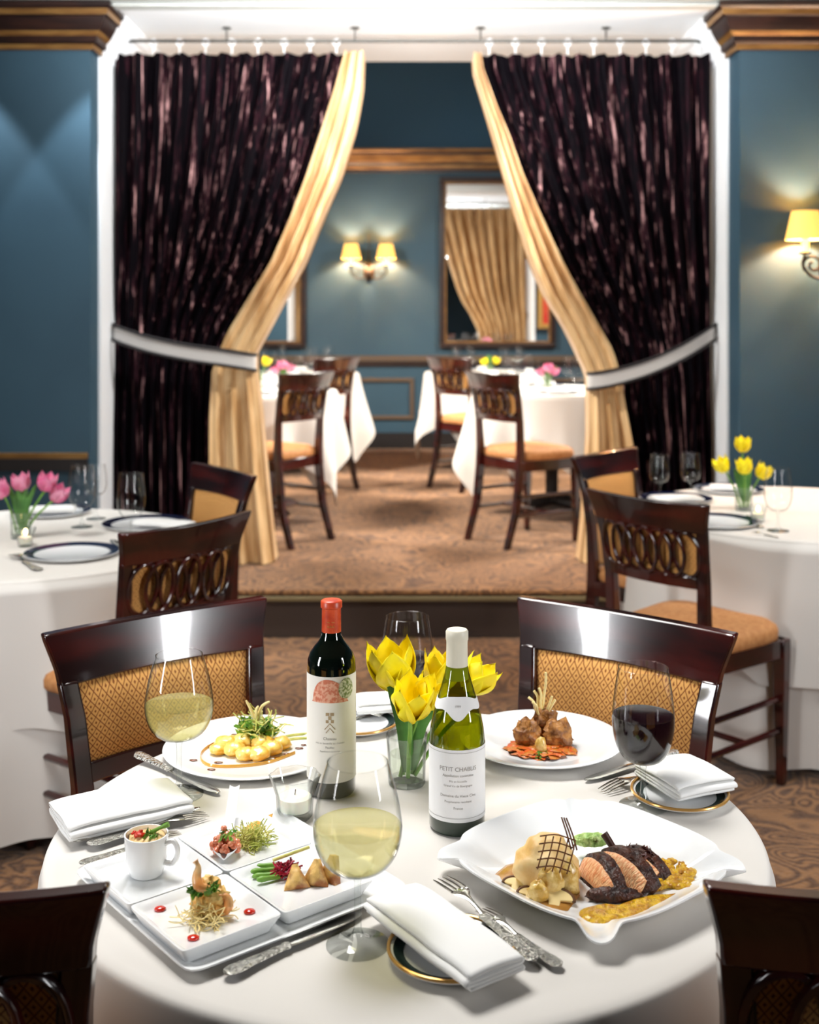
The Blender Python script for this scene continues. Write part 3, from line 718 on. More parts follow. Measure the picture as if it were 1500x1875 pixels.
def napkin(loc, L_, Wd, rz, label, group=None, h=.020, tiltx=0, seed=1):
    e = empty('folded_napkin', loc, label, 'napkin', group); e.rotation_euler = (tiltx, 0, rz)
    # cross-section of the fold (y,z), swept along x
    path = []; lay = 4; dz = h/lay
    for k in range(lay):
        z = dz*(k+.5); ys = [-Wd/2+.01, Wd/2-.01]; seq = ys if k % 2 == 0 else ys[::-1]
        for i in range(9): path.append((lerp(seq[0], seq[1], i/8), z+(.003*math.sin(PI*i/8) if k == lay-1 else 0)))
        if k < lay-1:
            s_ = 1 if k % 2 == 0 else -1
            for i in range(1, 6): a = -PI/2+PI*i/6; path.append((seq[1]+s_*dz*.5*math.cos(a)*2.0, z+dz/2+dz/2*math.sin(a)))
    n = len(path)
    def fn(u, v):
        y, z = path[int(round(v*(n-1)))]; x = (u-.5)*L_
        w = .002*noise.noise(Vector((x*18+seed, y*20, z*60))); ends = abs(2*u-1)**6
        return (x+w, y*(1-.02*ends)+w, z*(1-.18*ends)+w*.6+.0022)
    o = MB().grid(fn, 30, n); m = o.build('cloth_fold', M_LINEN, e, ang=80)
    s = m.modifiers.new('thickness', 'SOLIDIFY'); s.thickness = .0034; s.offset = 0
    return e
def bread_plate(loc, label, R=.074):
    return plate(loc, R, label, 'small gilt-rimmed bread plates', well=R*.62, rh=.012, band=(R*.74, R*.9), bandm=M_GREENRIM, edge=.0024, name='bread_plate')
def petal(L_, w, open_, a, mb, m=0, T=None, twist=0):
    def fn(u, v):
        x = (u-.5)*2; ww = w*math.sin(PI*min(1, .08+v*.92))**.7*(1-.35*v); th = open_*(.15+.85*v)+0*v
        r = .010+L_*.42*math.sin(min(1, v*1.15)*PI*.55)*(.55+open_*.5); z = L_*v*(1-.12*open_)
        r2 = r-.25*ww*x*x; p = Vector((r2, x*ww, z-.004*x*x))
        return tuple(Matrix.Rotation(a+twist, 4, 'Z') @ p)
    mb.grid(fn, 7, 10, m=m, T=T)
def tulip(base, head, label, group, mp, L_=.045, open_=.4, sag=(0, 0, 0), lean=None, leaf=None):
    base = Vector(base); head = Vector(head); e = empty('tulip', base, label, 'flower', group)
    h = head-base; c = curve([(0, 0, 0), h*.35+Vector(sag)*.5+Vector((0, 0, .01)), h*.75+Vector(sag), h], 16)
    MB().tube(c, .0034, 8).build('stem', M_STEM, e)
    d = Vector(lean) if lean else (c[-1]-c[-3]); T = Matrix.Translation(h) @ d.to_track_quat('Z', 'Y').to_matrix().to_4x4()
    mb = MB()
    for k in range(3): petal(L_, L_*.46, open_*.75, k*2*PI/3+.5, mb, T=T)
    for k in range(3): petal(L_*1.04, L_*.46, open_, k*2*PI/3+.5+PI/3, mb, T=T)
    b = mb.build('bloom', mp, e, ang=70); s = b.modifiers.new('thickness', 'SOLIDIFY'); s.thickness = .0009
    if leaf:
        lf = [Vector(p)-base for p in leaf]; cc = curve(lf, 14)
        def fn(u, v):
            p = cc[int(round(v*13))]; w = .013*math.sin(PI*(.12+.86*v))**.8; return (p.x+(u-.5)*2*w, p.y+.004*(abs(u-.5)*2), p.z)
        MB().slab(fn, 5, 14, (0, .0008, 0)).build('leaf', M_LEAF, e, ang=60)
    return e
def vase(loc, R, h, label, water=True):
    e = empty('glass_vase', loc, label, 'vase', 'small clear glass flower vases')
    MB().lathe([(0, 0), (R*.86, 0), (R*.9, .003), (R*.92, h*.5), (R, h), (R-.0015, h), (R*.92-.0015, h*.5), (R*.86, .009), (0, .008)], 40).build('glass_body', M_GLASSTH, e, ang=50)
    if water: MB().lathe([(0, .0085), (R*.86-.001, .0095), (R*.92-.003, h*.5), (R*.93-.003, h*.6), (0, h*.6)], 40).build('water', glassmat('vase_water', (.93, .95, .9), (.7, .75, .7), 1.33), e)
    return e
def votive(loc, label, group, lit=False, s=1.0):
    e = empty('votive_candle', loc, label, 'candle', group); e.scale = (s,)*3
    MB().lathe([(0, 0), (.02, 0), (.023, .004), (.0245, .03), (.033, .056), (.0315, .056), (.0228, .03), (.021, .010), (0, .009)], 36, rf=lambda a, r: 1+(.05*math.cos(8*a) if r > .026 else .02*math.cos(8*a))).build('glass_cup', M_GLASSTH, e, ang=50)
    MB().lathe([(0, .010), (.0195, .011), (.0215, .028), (.017, .031), (0, .030)], 28).build('wax', M_WAX, e)
    MB().tube([(0, 0, .03), (.001, 0, .037)], .0007, 5).build('wick', M_CHAR, e)
    if lit: MB().blob((.001, 0, .045), (.005, .005, .010), 0, seg=12).build('flame', M_FLAME, e)
    return e

# ================================================================== BOTTLES
def wrap_mesh(name, mb_or_mesh, R, mats, parent, z0=0, x0=0):
    pass
def bend(p, R): a = p[0]/R; return (R*math.sin(a), -R*math.cos(a), p[1])
def lettering(txt, size, R, z, parent, m, name='lettering', align='CENTER', label=None, Rf=None, a0=0.0, sx=1.0):
    c = bpy.data.curves.new('t', 'FONT'); c.body = txt; c.size = size; c.align_x = align; c.resolution_u = 3
    o = bpy.data.objects.new('t', c); me = bpy.data.meshes.new_from_object(o)
    v = [(*bend((p.co.x*sx+a0*R, p.co.y+z), Rf(p.co.y+z) if Rf else R),) for p in me.vertices]; f = [tuple(p.vertices) for p in me.polygons]
    bpy.data.objects.remove(o); bpy.data.curves.remove(c); bpy.data.meshes.remove(me)
    mb = MB(); mb.add(v, f); q = mb.build(name, m, parent)
    if label: q['label'] = label
    return q
def wrap_patch(parent, name, m, R, ang, zlo, zhi, nu=36, nv=2, Rf=None, label=None):
    def fn(u, v):
        a = (u-.5)*2*ang; lo, hi = (zlo(2*u-1) if callable(zlo) else zlo), (zhi(2*u-1) if callable(zhi) else zhi); z = lerp(lo, hi, v)
        r = Rf(z) if Rf else R; return (r*math.sin(a), -r*math.cos(a), z)
    o = MB().grid(fn, nu, nv).build(name, m, parent)
    if label: o['label'] = label
    return o
# red wine bottle
R1 = .0375
pb = P(607, 1448); e = empty('wine_bottle', pb, 'dark red-wine bottle with orange-red capsule and cream picture label', 'bottle', 'wine bottles on the front table')
prof = [(0, .004), (.03, 0), (.035, .001), (R1, .006), (R1, .195), (.0365, .205), (.033, .215), (.026, .225), (.019, .234), (.0155, .243), (.0145, .255), (.0143, .285), (.016, .286), (.016, .292), (.0135, .294), (0, .294)]
MB().lathe(prof, 64).build('glass_body', M_DKBOT, e, ang=50)
MB().lathe([(.0152, .246), (.0149, .256), (.0147, .283), (.0166, .2845), (.0166, .2935), (.0145, .2955), (0, .2957)], 48).build('capsule', M_CAPS, e, ang=50)
wrap_patch(e, 'paper_label', M_PAPER, R1+.0005, 2.3, .026, .187, 60)
wrap_patch(e, 'coral_arch', M_CORAL, R1+.0009, .80, .148, lambda t: .148+.035*max(0, 1-(t*1.05-.0)**2)**.5*(1-.15*t), 40)
o = wrap_patch(e, 'green_disc', M_INKGR, R1+.0012, .36, lambda t: .167-.014*max(0, 1-t*t)**.5, lambda t: .167+.017*max(0, 1-t*t)**.5, 24); o.rotation_euler[2] = .7
em = MB()
for x0_, z0_, a_, b_ in ((-.0035, .131, .0028, .0022), (.0035, .131, .0028, .0022), (0, .1255, .0024, .0028), (-.004, .120, .0022, .0022), (.004, .120, .0022, .0022)):
    em.add([bend((x0_+p*a_, z0_+q*b_), R1+.0009) for p, q in ((-1, -1), (1, -1), (1, 1), (-1, 1))], [(0, 1, 2, 3)])
em.tube([bend((x, z), R1+.0009) for x, z in ((-.008, .108), (0, .117), (.008, .108))], .0007, 5); em.tube([bend((x, z), R1+.0009) for x, z in ((-.006, .103), (0, .110), (.006, .103))], .0006, 5)
em.build('crest', M_INKG, e)
for k, (t_, s_, z_) in enumerate((('Chateau', .0062, .092), ('mis en bouteille au chateau', .0042, .0855), ('Pauillac', .0048, .079), ('Appellation controlee', .0036, .0735))):
    lettering(t_, s_, R1+.0009, z_, e, M_INK)
lettering('~ ~', .009, .0170, .262, e, M_GOLDRIM, 'capsule_mark'); lettering('AAA', .006, .0170, .256, e, M_GOLDRIM, 'capsule_mark')
# white burgundy
R2 = .0400
pb = P(837, 1513); e = empty('wine_bottle', pb, 'green white-wine bottle with cream capsule and white text label', 'bottle', 'wine bottles on the front table')
RT2 = [(.006, R2), (.125, R2), (.145, .0382), (.165, .034), (.185, .0285), (.205, .0225), (.222, .0175), (.236, .0152), (.27, .0145)]
def r2(z): return interp(RT2, z)
MB().lathe([(.03, .0005), (R2-.003, .001), (R2, .006)]+[(R2, .026)], 64).build('foot', M_BOTBASE, e, ang=50)
MB().lathe([(R2, .026)]+[(r2(z), z) for z in [.06, .1, .125, .132, .138, .145, .152, .158, .165, .175, .185, .195, .205, .213, .222, .23, .236, .25, .27]]+[(.0155, .272), (.0155, .28), (.0135, .282), (0, .282)], 64).build('glass_body', M_GGREEN, e, ang=60)
MB().lathe([(0, .03), (R2-.003, .03), (R2-.003, .12), (.036, .14), (.0345, .15), (.0335, .156), (0, .156)], 48).build('wine', glassmat('bottled_wine', (.86, .8, .25), (.35, .4, .05), 1.2), e)
MB().lathe([(.0165, .2135), (.0160, .225), (.0156, .24), (.0153, .265), (.0155, .268), (.0163, .270), (.0163, .281), (.0145, .2838), (0, .284)], 48).build('capsule', M_CAPW, e, ang=50)
for zz_ in (): pass
wrap_patch(e, 'main_label', M_PAPERW, R2+.0006, 1.9, lambda t: .022+.0*t, .124, 60)
for z_ in (.0275, .1195): wrap_patch(e, 'label_line', M_INK, R2+.0010, 1.85, z_, z_+.0006, 60)
wrap_patch(e, 'neck_label', M_PAPERW, .03, 1.75, lambda t: .176-.011*math.exp(-(t*3.6)**2)-.002*math.cos(t*9), lambda t: .190+.007*math.exp(-(t*3.6)**2)-.002*math.cos(t*9), 60, 5, Rf=lambda z: r2(z)+.0009)
lettering('1999', .0045, .03, .181, e, M_INK, Rf=lambda z: r2(z)+.0014)
for t_, s_, z_ in (('PETIT CHABLIS', .0085, .0945), ('Appellation controlee', .0052, .0865), ('Mis en bouteille', .004, .079), ('Grand Vin de Bourgogne', .0042, .0725), ('Domaine du Vieux Clos', .0055, .058), ('Proprietaire recoltant', .0045, .050), ('France', .005, .041)):
    lettering(t_, s_, R2+.0010, z_, e, M_INK)

# ================================================================== FRONT TABLE: glasses, vase, tulips, candle
GW = 'wine glasses on the front table'
wine_glass('white', P(328, 1455), 'tall glass of white wine in front of the left chair', GW, 'white')
wine_glass('white', P(655, 1730), 'nearest glass of white wine, at the middle of the front edge', GW, 'white')
wine_glass('red', P(1178, 1476), 'glass of red wine at the right of the front table', GW, 'red')
wine_glass('red', P(746, 1347), 'glass with a little red wine behind the yellow tulips', GW, 'red')
vb = P(745, 1434); vase(vb, .0325, .078, 'clear glass vase with yellow tulips on the front table')
dv = vb.y; YG = 'yellow tulips on the front table'
def hd(px, py, dd=0): return Q(px, py, dv+dd)
bz = vb+Vector((0, 0, .012))
tulip(bz+Vector((-.006, .004, 0)), hd(722, 1256, .02), 'tallest left yellow tulip with pointed open petals, front vase', YG, M_YEL, .076, .62, (.01, 0, 0), lean=(-.12, -.1, 1))
tulip(bz+Vector((.002, -.008, 0)), hd(752, 1312, -.03), 'lowest yellow tulip, blunt and closed, over the rim of the front vase', YG, M_YEL, .066, .42, (0, -.01, 0), lean=(.1, -.35, 1))
tulip(bz+Vector((.008, .006, 0)), hd(808, 1258, .05), 'narrow yellow tulip just left of the white-wine bottle neck', YG, M_YEL, .062, .35, (.02, 0, 0), lean=(.05, 0, 1))
tulip(bz+Vector((.012, 0, 0)), hd(858, 1262, .06), 'yellow tulip showing right of the white-wine bottle neck', YG, M_YEL, .058, .55, (.02, .02, 0), lean=(.6, 0, .8), leaf=[vb+Vector((.008, 0, .02)), vb+Vector((.02, -.005, .09)), vb+Vector((.05, 0, .12)), vb+Vector((.09, 0, .125))])
tulip(bz+Vector((-.01, -.004, 0)), hd(772, 1290, .0), 'half hidden yellow tulip at the right of the lowest bloom', YG, M_YEL, .05, .45, (.0, 0, 0), lean=(.6, -.2, 1), leaf=[vb+Vector((0, -.01, .02)), vb+Vector((-.004, -.012, .09)), vb+Vector((-.02, 0, .15)), vb+Vector((-.03, .01, .19))])
votive(P(540, 1497), 'small fluted glass with white candle beside the red-wine bottle', 'votive candles', s=1.12)

# ---- front table plates and napkins
PT = .7505
bread_plate(P(826, 1752, .7505), 'gilt-rimmed bread plate under the nearest napkin')
npn = (P(714, 1648, .775)+P(896, 1783, .775))/2; d_ = P(896, 1783, .775)-P(714, 1648, .775)
napkin((P(806, 1722, .766).x, P(806, 1722, .766).y, .7635), d_.length*1.06, .092, math.atan2(d_.y, d_.x), 'white folded napkin on the bread plate at the front edge', 'folded white napkins')
bread_plate(P(1245, 1462, .7505), 'gilt-rimmed bread plate under the napkin by the red wine glass')
a_ = P(1206, 1462, .775); b_ = P(1300, 1398, .775); d_ = b_-a_
napkin((P(1255, 1432, .768).x, P(1255, 1432, .768).y, .7635), .105, .125, math.radians(24), 'white folded napkin right of the red wine glass', 'folded white napkins', h=.024)
bread_plate(P(655, 1330, .7505), 'gilt-rimmed bread plate behind the red-wine bottle')
napkin((P(722, 1290, .77).x, P(722, 1290, .77).y, .7635), .14, .085, .15, 'white folded napkin behind the yellow tulips', 'folded white napkins')
a_ = P(110, 1520, .77); b_ = P(335, 1470, .77); d_ = b_-a_
napkin((P(222, 1478, .77).x, P(222, 1478, .77).y, .7560), d_.length*1.0, .125, math.atan2(d_.y, d_.x), 'white folded napkin at the left edge of the front table', 'folded white napkins', h=.024)
CG = 'silver cutlery on the front table'
kz = .7515
flatware('table_knife', P(412, 1786, .756), P(662, 1676, .752), 'silver knife with engraved handle in front of the starter tray', CG)
flatware('table_fork', P(980, 1762, .758), P(806, 1612, .772), 'silver fork lying against the nearest napkin, tines up left', CG)
flatware('table_fork', P(1026, 1772, .755), P(880, 1668, .757), 'second silver fork half under the lamb plate rim', CG)
flatware('table_knife', P(250, 1383, .756), P(402, 1456, .752), 'silver knife behind the white wine glass at the left', CG)
flatware('table_knife', P(133, 1542, .756), P(366, 1482, .753), 'silver knife along the left napkin', CG)
flatware('table_fork', P(160, 1549, .756), P(378, 1494, .753), 'silver fork pointing from the left napkin to the spoon canape', CG)
flatware('table_fork', P(146, 1584, .756), P(330, 1528, .753), 'silver fork handle showing behind the white cup', CG)
flatware('table_knife', P(1240, 1378, .756), P(1070, 1432, .752), 'silver knife passing behind the red wine stem', CG)
flatware('table_fork', P(1262, 1398, .756), P(1104, 1452, .752), 'silver fork in front of the stem of the red wine glass', CG)
flatware('table_fork', P(584, 1296, .756), P(700, 1312, .76), 'silver fork behind the red-wine bottle', CG)
flatware('table_knife', P(600, 1330, .756), P(730, 1300, .752), 'silver knife on the cloth right of the red-wine bottle', CG)

# ---- starter tray with four small square plates
rot = math.radians(39); TC = Vector((-.219, 1.547, .7505))
def polar_dish(name, rf, prof, lift, mats, parent, n=96):
    mb = MB(); v = []
    for s_, z, lw in prof:
        for i in range(n):
            a = 2*PI*i/n; r = rf(a)*s_; v.append((r*math.cos(a), r*math.sin(a), z+lift(a)*lw))
    f = [tuple(range(n))]
    for j in range(len(prof)-1): f += [(j*n+i, (j+1)*n+i, (j+1)*n+(i+1) % n, j*n+(i+1) % n) for i in range(n)]
    f.append(tuple((len(prof)-1)*n+i for i in range(n))[::-1]); mb.add(v, f); return mb.build(name, mats, parent, ang=45)
def sq(h, n=14): return lambda a: h*(abs(math.cos(a))**n+abs(math.sin(a))**n)**(-1/n)
o = polar_dish('serving_tray', sq(.158, 20), [(.02, .006, 0), (.88, .006, 0), (.92, .008, 0), (.985, .013, 0), (1, .013, 0), (1, .011, 0), (.9, .001, 0), (.86, 0, 0), (.02, 0, 0)], lambda a: 0, M_PORC, None, n=160)
o.location = TC; o.rotation_euler[2] = rot; tag(o, 'large square white tray carrying four small starter plates', 'tray')
GC = Vector((-.234, 1.532, .7575))
ex = Vector((math.cos(rot), math.sin(rot), 0)); ey = Vector((-math.sin(rot), math.cos(rot), 0))
hs = .0665
def gp(i, j, a=0, b=0, z=0): return GC+ex*(i*hs*1.02+a)+ey*(j*hs*1.02+b)+Vector((0, 0, z))
SP = [('white square plate under the cup of salad', -1, 1), ('white square plate with the spoon of tartare', 1, 1), ('white square plate with three red sauce dots', -1, -1), ('white square plate with asparagus and pastry', 1, -1)]
for lb, i, j in SP:
    o = polar_dish('square_plate', sq(hs, 24), [(.02, .012, 0), (.8, .012, 0), (.84, .0135, 0), (.96, .020, 0), (1, .020, 0), (1, .0175, 0), (.9, .006, 0), (.86, 0, 0), (.02, 0, 0)], lambda a: 0, M_PORC, None, n=160)
    o.location = gp(i, j); o.rotation_euler[2] = rot; tag(o, lb, 'plate', 'small square plates on the tray')
ZPL = GC.z+.0125
# cup
cp = P(268, 1600, ZPL); e = empty('espresso_cup', cp, 'small white cup filled with tomato salad, on the tray', 'cup')
MB().lathe([(0, 0), (.019, 0), (.021, .002), (.0265, .02), (.028, .052), (.0262, .052), (.0245, .02), (.018, .006), (0, .006)], 44).build('cup_body', M_PORC, e, ang=50)
MB().tube(curve([(.0255, 0, .042), (.038, 0, .046), (.044, 0, .034), (.038, 0, .019), (.025, 0, .018)], 18), .0036, 8, T=Matrix.Rotation(-.25, 4, 'Z')).build('handle', M_PORC, e)
def leafy(mb, c, R, n, size, seed, m=0, flatz=.6):
    rnd = random.Random(seed)
    for _ in range(n):
        a = rnd.uniform(0, 6.28); b = rnd.uniform(.05, 1.3); r = R*rnd.uniform(.3, 1)
        p = Vector(c)+Vector((r*math.cos(a)*math.cos(b*.7), r*math.sin(a)*math.cos(b*.7), r*flatz*math.sin(b)))
        d = Vector((rnd.uniform(-1, 1), rnd.uniform(-1, 1), rnd.uniform(-.2, 1))).normalized(); s_ = size*rnd.uniform(.6, 1.2)
        x = d.cross(Vector((rnd.uniform(-1, 1), rnd.uniform(-1, 1), .3))).normalized(); y = d.cross(x)
        v = [p-d*s_, p-d*s_*.2+x*s_*.5+y*s_*.15, p+d*s_, p-d*s_*.2-x*s_*.5+y*s_*.15, p+y*s_*.25]
        mb.add([tuple(q) for q in v], [(0, 1, 4), (1, 2, 4), (2, 3, 4), (3, 0, 4)], m)
    return mb
def strands(mb, c, R, H, n, r, seed, m=0, curl=.6):
    rnd = random.Random(seed)
    for _ in range(n):
        a = rnd.uniform(0, 6.28); q = R*rnd.uniform(0, 1)**.6; p = Vector(c)+Vector((q*math.cos(a), q*math.sin(a), rnd.uniform(0, H*(1-q/R*.6))))
        pts = [p]
        d = Vector((rnd.uniform(-1, 1), rnd.uniform(-1, 1), rnd.uniform(-.2, .5)))
        for k in range(3): d += Vector((rnd.uniform(-1, 1), rnd.uniform(-1, 1), rnd.uniform(-1, 1)))*curl; pts.append(pts[-1]+d.normalized()*R*.3)
        for k in pts: k.z = max(k.z, c[2])
        mb.tube(curve(pts, 7), r, 4, m=m)
    return mb
def dice(mb, c, R, n, s_, seed, m=0, H=0):
    rnd = random.Random(seed)
    for _ in range(n):
        a = rnd.uniform(0, 6.28); q = R*rnd.uniform(0, 1)**.5; T = Matrix.Translation((c[0]+q*math.cos(a), c[1]+q*math.sin(a), c[2]+rnd.uniform(0, H))) @ Matrix.Rotation(rnd.uniform(0, 3), 4, (rnd.random(), rnd.random(), rnd.random()+.1))
        k = s_*rnd.uniform(.7, 1.2); mb.box((0, 0, 0), (k, k*.8, k*.7), m, T)
    return mb
def food(name, mb, mats, label, cat='food', group=None, kind=None, bevel=0, ang=60):
    c = Vector((sum(p[0] for p in mb.v)/len(mb.v), sum(p[1] for p in mb.v)/len(mb.v), min(p[2] for p in mb.v)))
    mb.v = [(p[0]-c.x, p[1]-c.y, p[2]-c.z) for p in mb.v]
    return tag(mb.build(name, mats, ang=ang, bevel=bevel, loc=c), label, cat, group, kind)
tc = cp+Vector((0, 0, .044))
mb = MB(); mb.blob(tc+Vector((0, 0, 0)), (.024, .024, .008), .3, 4, seed=3); food('cup_filling', mb, M_MASH, 'creamy filling inside the small white cup')
mb = dice(MB(), tc+Vector((-.011, -.004, .006)), .009, 16, .005, 4, H=.006); food('tomato_dice', mb, M_TOMATO, 'heap of red tomato dice in the small cup', bevel=.0005, kind='stuff')
mb = leafy(MB(), tc+Vector((.006, -.006, .006)), .010, 26, .005, 6); food('cup_herbs', mb, M_HERB, 'green herb leaves in the small cup', kind='stuff')
mb = MB(); mb.tube(curve([tc+Vector((.0, .003, .004)), tc+Vector((.014, .004, .012)), tc+Vector((.028, .004, .018))], 10), [.003]*4+[.0024]*3+[.0034]*3, 8); food('asparagus_tip', mb, M_STEM, 'single asparagus tip leaning over the rim of the cup')
# spoon with tartare
s0 = P(413, 1565, ZPL); s1 = P(430, 1443, .80)
e = empty('ceramic_spoon', s0, 'white ceramic soup spoon holding salmon tartare', 'spoon')
d = s1-s0; T = Matrix.Rotation(math.atan2(d.y, d.x), 4, 'Z')
def spf(u, v):
    x = lerp(-.024, d.xy.length, u); t = u
    if x < .03: w = .017*max(.0, 1-((x-.002)/.027)**2)**.5 if x < .002 else lerp(.017, .0075, min(1, (x-.002)/.028)); z = .0035
    else: w = .0072; z = lerp(.006, d.z, (x-.03)/(d.xy.length-.03))
    s_ = (v-.5)*2; return (x, s_*w, z+.007*s_*s_*(1 if x < .03 else .45))
m_ = MB().slab(spf, 36, 9, (0, 0, .0018), T=T).build('spoon_body', M_PORC, e, ang=60)
st = s0+Vector((0, 0, .008))
mb = MB(); rr = random.Random(2)
for k in range(80):
    a = rr.uniform(0, 6.28); q = .0175*rr.random()**.5; mb.blob(st+Vector((q*math.cos(a), q*math.sin(a), rr.uniform(0, .032)*(1-q/.022))), (.0045, .0045, .0035), .3, 3, seg=8, seed=k)
food('salmon_tartare', mb, M_SALMON, 'mound of pink salmon tartare in the ceramic spoon', ang=60)
mb = leafy(MB(), st+Vector((.002, -.004, .018)), .015, 40, .0045, 8); food('tartare_herbs', mb, M_HERB, 'green herbs scattered over the salmon tartare', kind='stuff')
sc = P(462, 1545, ZPL); mb = strands(MB(), sc, .021, .022, 230, .0007, 5); food('sprout_heap', mb, M_SPROUT, 'heap of fine pale sprouts beside the ceramic spoon', kind='stuff')
mb = MB(); mb.puddle([P(*p, ZPL)[:2] for p in ((440, 1520), (470, 1500), (500, 1489), (498, 1498), (475, 1512), (452, 1528))], ZPL-.0005, .0012); food('sauce_streak', mb, M_YSAUCE, 'thin amber sauce streak behind the sprouts')
# tower plate
tw = P(382, 1672, ZPL)
mb = MB()
for k, (dx, dy, dz, r) in enumerate(((0, 0, .011, .019), (.008, -.003, .022, .015), (-.007, -.002, .024, .013), (.001, .002, .033, .013), (.013, -.006, .010, .011))): mb.blob(tw+Vector((dx, dy, dz)), (r, r*.95, r*.8), .45, 3.2, seg=22, seed=k+3, floor=ZPL)
food('crab_tower', mb, mat('crab_salad', (246, 214, 140), .4, c2=(236, 178, 90), scale=70, bump=.5), 'small tower of crab salad between the red sauce dots')
mb = MB()
mb.tube(curve([tw+Vector(a) for a in ((.004, -.012, .036), (-.008, -.014, .038), (-.013, -.008, .046), (-.012, -.002, .056), (-.016, .0, .063))], 14), [.003, .0045, .0055, .0062, .0066, .0064, .006, .0055, .005, .0042, .0034, .0026, .003, .0042], 10)
mb.tube(curve([tw+Vector(a) for a in ((.018, -.012, .004), (.026, -.012, .014), (.023, -.010, .024), (.014, -.012, .027))], 12), [.002, .0035, .005, .0058, .006, .006, .0056, .005, .0045, .0035, .0025, .0015], 10)
food('shrimp', mb, M_SHRIMP, 'curled orange shrimp set on the crab tower')
mb = leafy(leafy(MB(), tw+Vector((-.012, -.012, .030)), .011, 60, .006, 12), tw+Vector((.006, -.012, .034)), .010, 50, .006, 13); food('tower_herbs', mb, M_HERB, 'green herb leaves topping the crab tower', kind='stuff')
mb = strands(MB(), tw+Vector((-.002, -.016, 0)), .025, .015, 130, .0007, 15); food('noodle_nest', mb, M_STICK, 'nest of fine fried noodles at the foot of the crab tower', kind='stuff')
for (px, py), w in (((293, 1664), 'left'), ((457, 1669), 'right'), ((354, 1717), 'nearest')):
    mb = MB(); mb.blob(P(px, py, ZPL+.001), (.0072, .0062, .003), .1, 2, seg=18, floor=ZPL-.0005); food('sauce_dot', mb, M_KETCH, 'round dot of red pepper sauce, %s of the three' % w, group='red sauce dots')
# asparagus plate
for k, (a, b) in enumerate((((462, 1588), (505, 1583)), ((459, 1596), (505, 1592)), ((462, 1605), (508, 1600)), ((470, 1611), (512, 1605)))):
    p0 = P(*a, ZPL+.003+.003*(k % 2)); p1 = P(*b, ZPL+.004)
    mb = MB(); mb.tube([lerp(p0, p1, t) for t in (0, .05, .2, .35, .5, .8, 1)], [.0012, .0026, .0042, .0038, .0032, .0032, .0032], 8)
    food('asparagus_spear', mb, M_STEM, 'green asparagus spear, %s of four beside the beet' % ('farthest', 'second farthest', 'second nearest', 'nearest')[k], group='asparagus spears')
bc = P(521, 1600, ZPL+.002); mb = strands(MB(), bc, .014, .016, 80, .0012, 21); food('shredded_beet', mb, M_BEET, 'heap of shredded crimson beet by the asparagus', kind='stuff')
def tri_pastry(c, rz, tilt, s_, label, k):
    T = Matrix.Translation(c) @ Matrix.Rotation(rz, 4, 'Z') @ Matrix.Rotation(tilt, 4, 'X')
    def fn(u, v):
        x = (u-.5)*2*s_*(1-v*.85); z = v*s_*1.7; y = .008*math.sin(PI*u)*math.sin(PI*min(.95, v+.1))
        return (x, -y+.0015*noise.noise(Vector((x*200, z*200, k))), z)
    mb = MB(); mb.slab(fn, 12, 10, (0, .010, 0), T=T); return food('fried_pastry', mb, M_PASTRY, label, group='fried pastry triangles')
tri_pastry(P(545, 1628, ZPL), .3, -.5, .017, 'browned pastry triangle nearest us, by the beet', 1)
tri_pastry(P(575, 1622, ZPL), -.2, -.35, .018, 'pale standing pastry triangle in the middle of the three', 2)
tri_pastry(P(598, 1612, ZPL), -.9, -.25, .018, 'dark-edged pastry triangle at the right of the three', 3)
mb = MB(); mb.tube([P(500, 1575, ZPL+.02), P(566, 1551, ZPL+.026)], .0022, 8); food('scallion_stick', mb, M_SPROUT, 'pale green scallion stick laid behind the pastry')

# ---- square lamb plate
LC = Vector((.236, 1.572, .7505)); lrot = math.radians(40)
def earf(a):
    q = ((a-PI/4+PI/4) % (PI/2))-PI/4  # angle from nearest corner (square axis-aligned: corners at 45deg)
    return q
def rfl(a):
    q = ((a) % (PI/2))-PI/4; base = .157*(abs(math.cos(a))**3.1+abs(math.sin(a))**3.1)**(-1/3.1)
    return base+.022*math.exp(-(q/.12)**4)-.003*math.exp(-((abs(q)-.15)/.05)**2)
def lfl(a): q = ((a) % (PI/2))-PI/4; return 1-.6*math.exp(-(q/.12)**2)
o = polar_dish('square_platter', rfl, [(.02, .005, 0), (.3, .005, 0), (.62, .005, 0), (.68, .0055, .08), (.78, .007, .35), (.9, .010, .8), (.985, .0125, 1), (1, .0125, 1), (1, .010, 1), (.9, .006, .75), (.75, .002, .3), (.66, .0, 0), (.02, 0, 0)], lambda a: .022*lfl(a), M_PORC, None, n=240)
o.location = LC; o.rotation_euler[2] = lrot; tag(o, 'large square white platter with flared corners carrying the lamb', 'plate')
ZL = LC.z+.0052
L = lambda px, py, z=ZL: P(px, py, z)
mb = MB(); mb.puddle([L(*p)[:2] for p in ((905, 1602), (925, 1585), (960, 1575), (1000, 1570), (1045, 1600), (1062, 1640), (1040, 1668), (985, 1665), (940, 1640), (912, 1620))], ZL, .003); food('gravy', mb, M_GRAVY, 'pool of light brown gravy around the mashed potato')
mc = L(1003, 1628); mb = MB(); mb.blob(mc+Vector((0, .012, .022)), (.041, .037, .040), .2, 2.4, seed=6, seg=44, floor=ZL); food('mashed_potato', mb, M_MASH, 'round mound of golden mashed potato on the platter')
mb = MB()
for k, (px, py, dx, r) in enumerate(((1010, 1640, 0, (.018, .010, .021)), (1038, 1635, 0, (.015, .012, .023)), (985, 1648, 0, (.013, .009, .014)))): mb.blob(L(px, py)+Vector((0, -.004, r[2]*.8)), r, .35, 2.5, seed=k+9, seg=24, floor=ZL)
food('glazed_onion', mb, M_ONION, 'translucent glazed onions in front of the mashed potato')
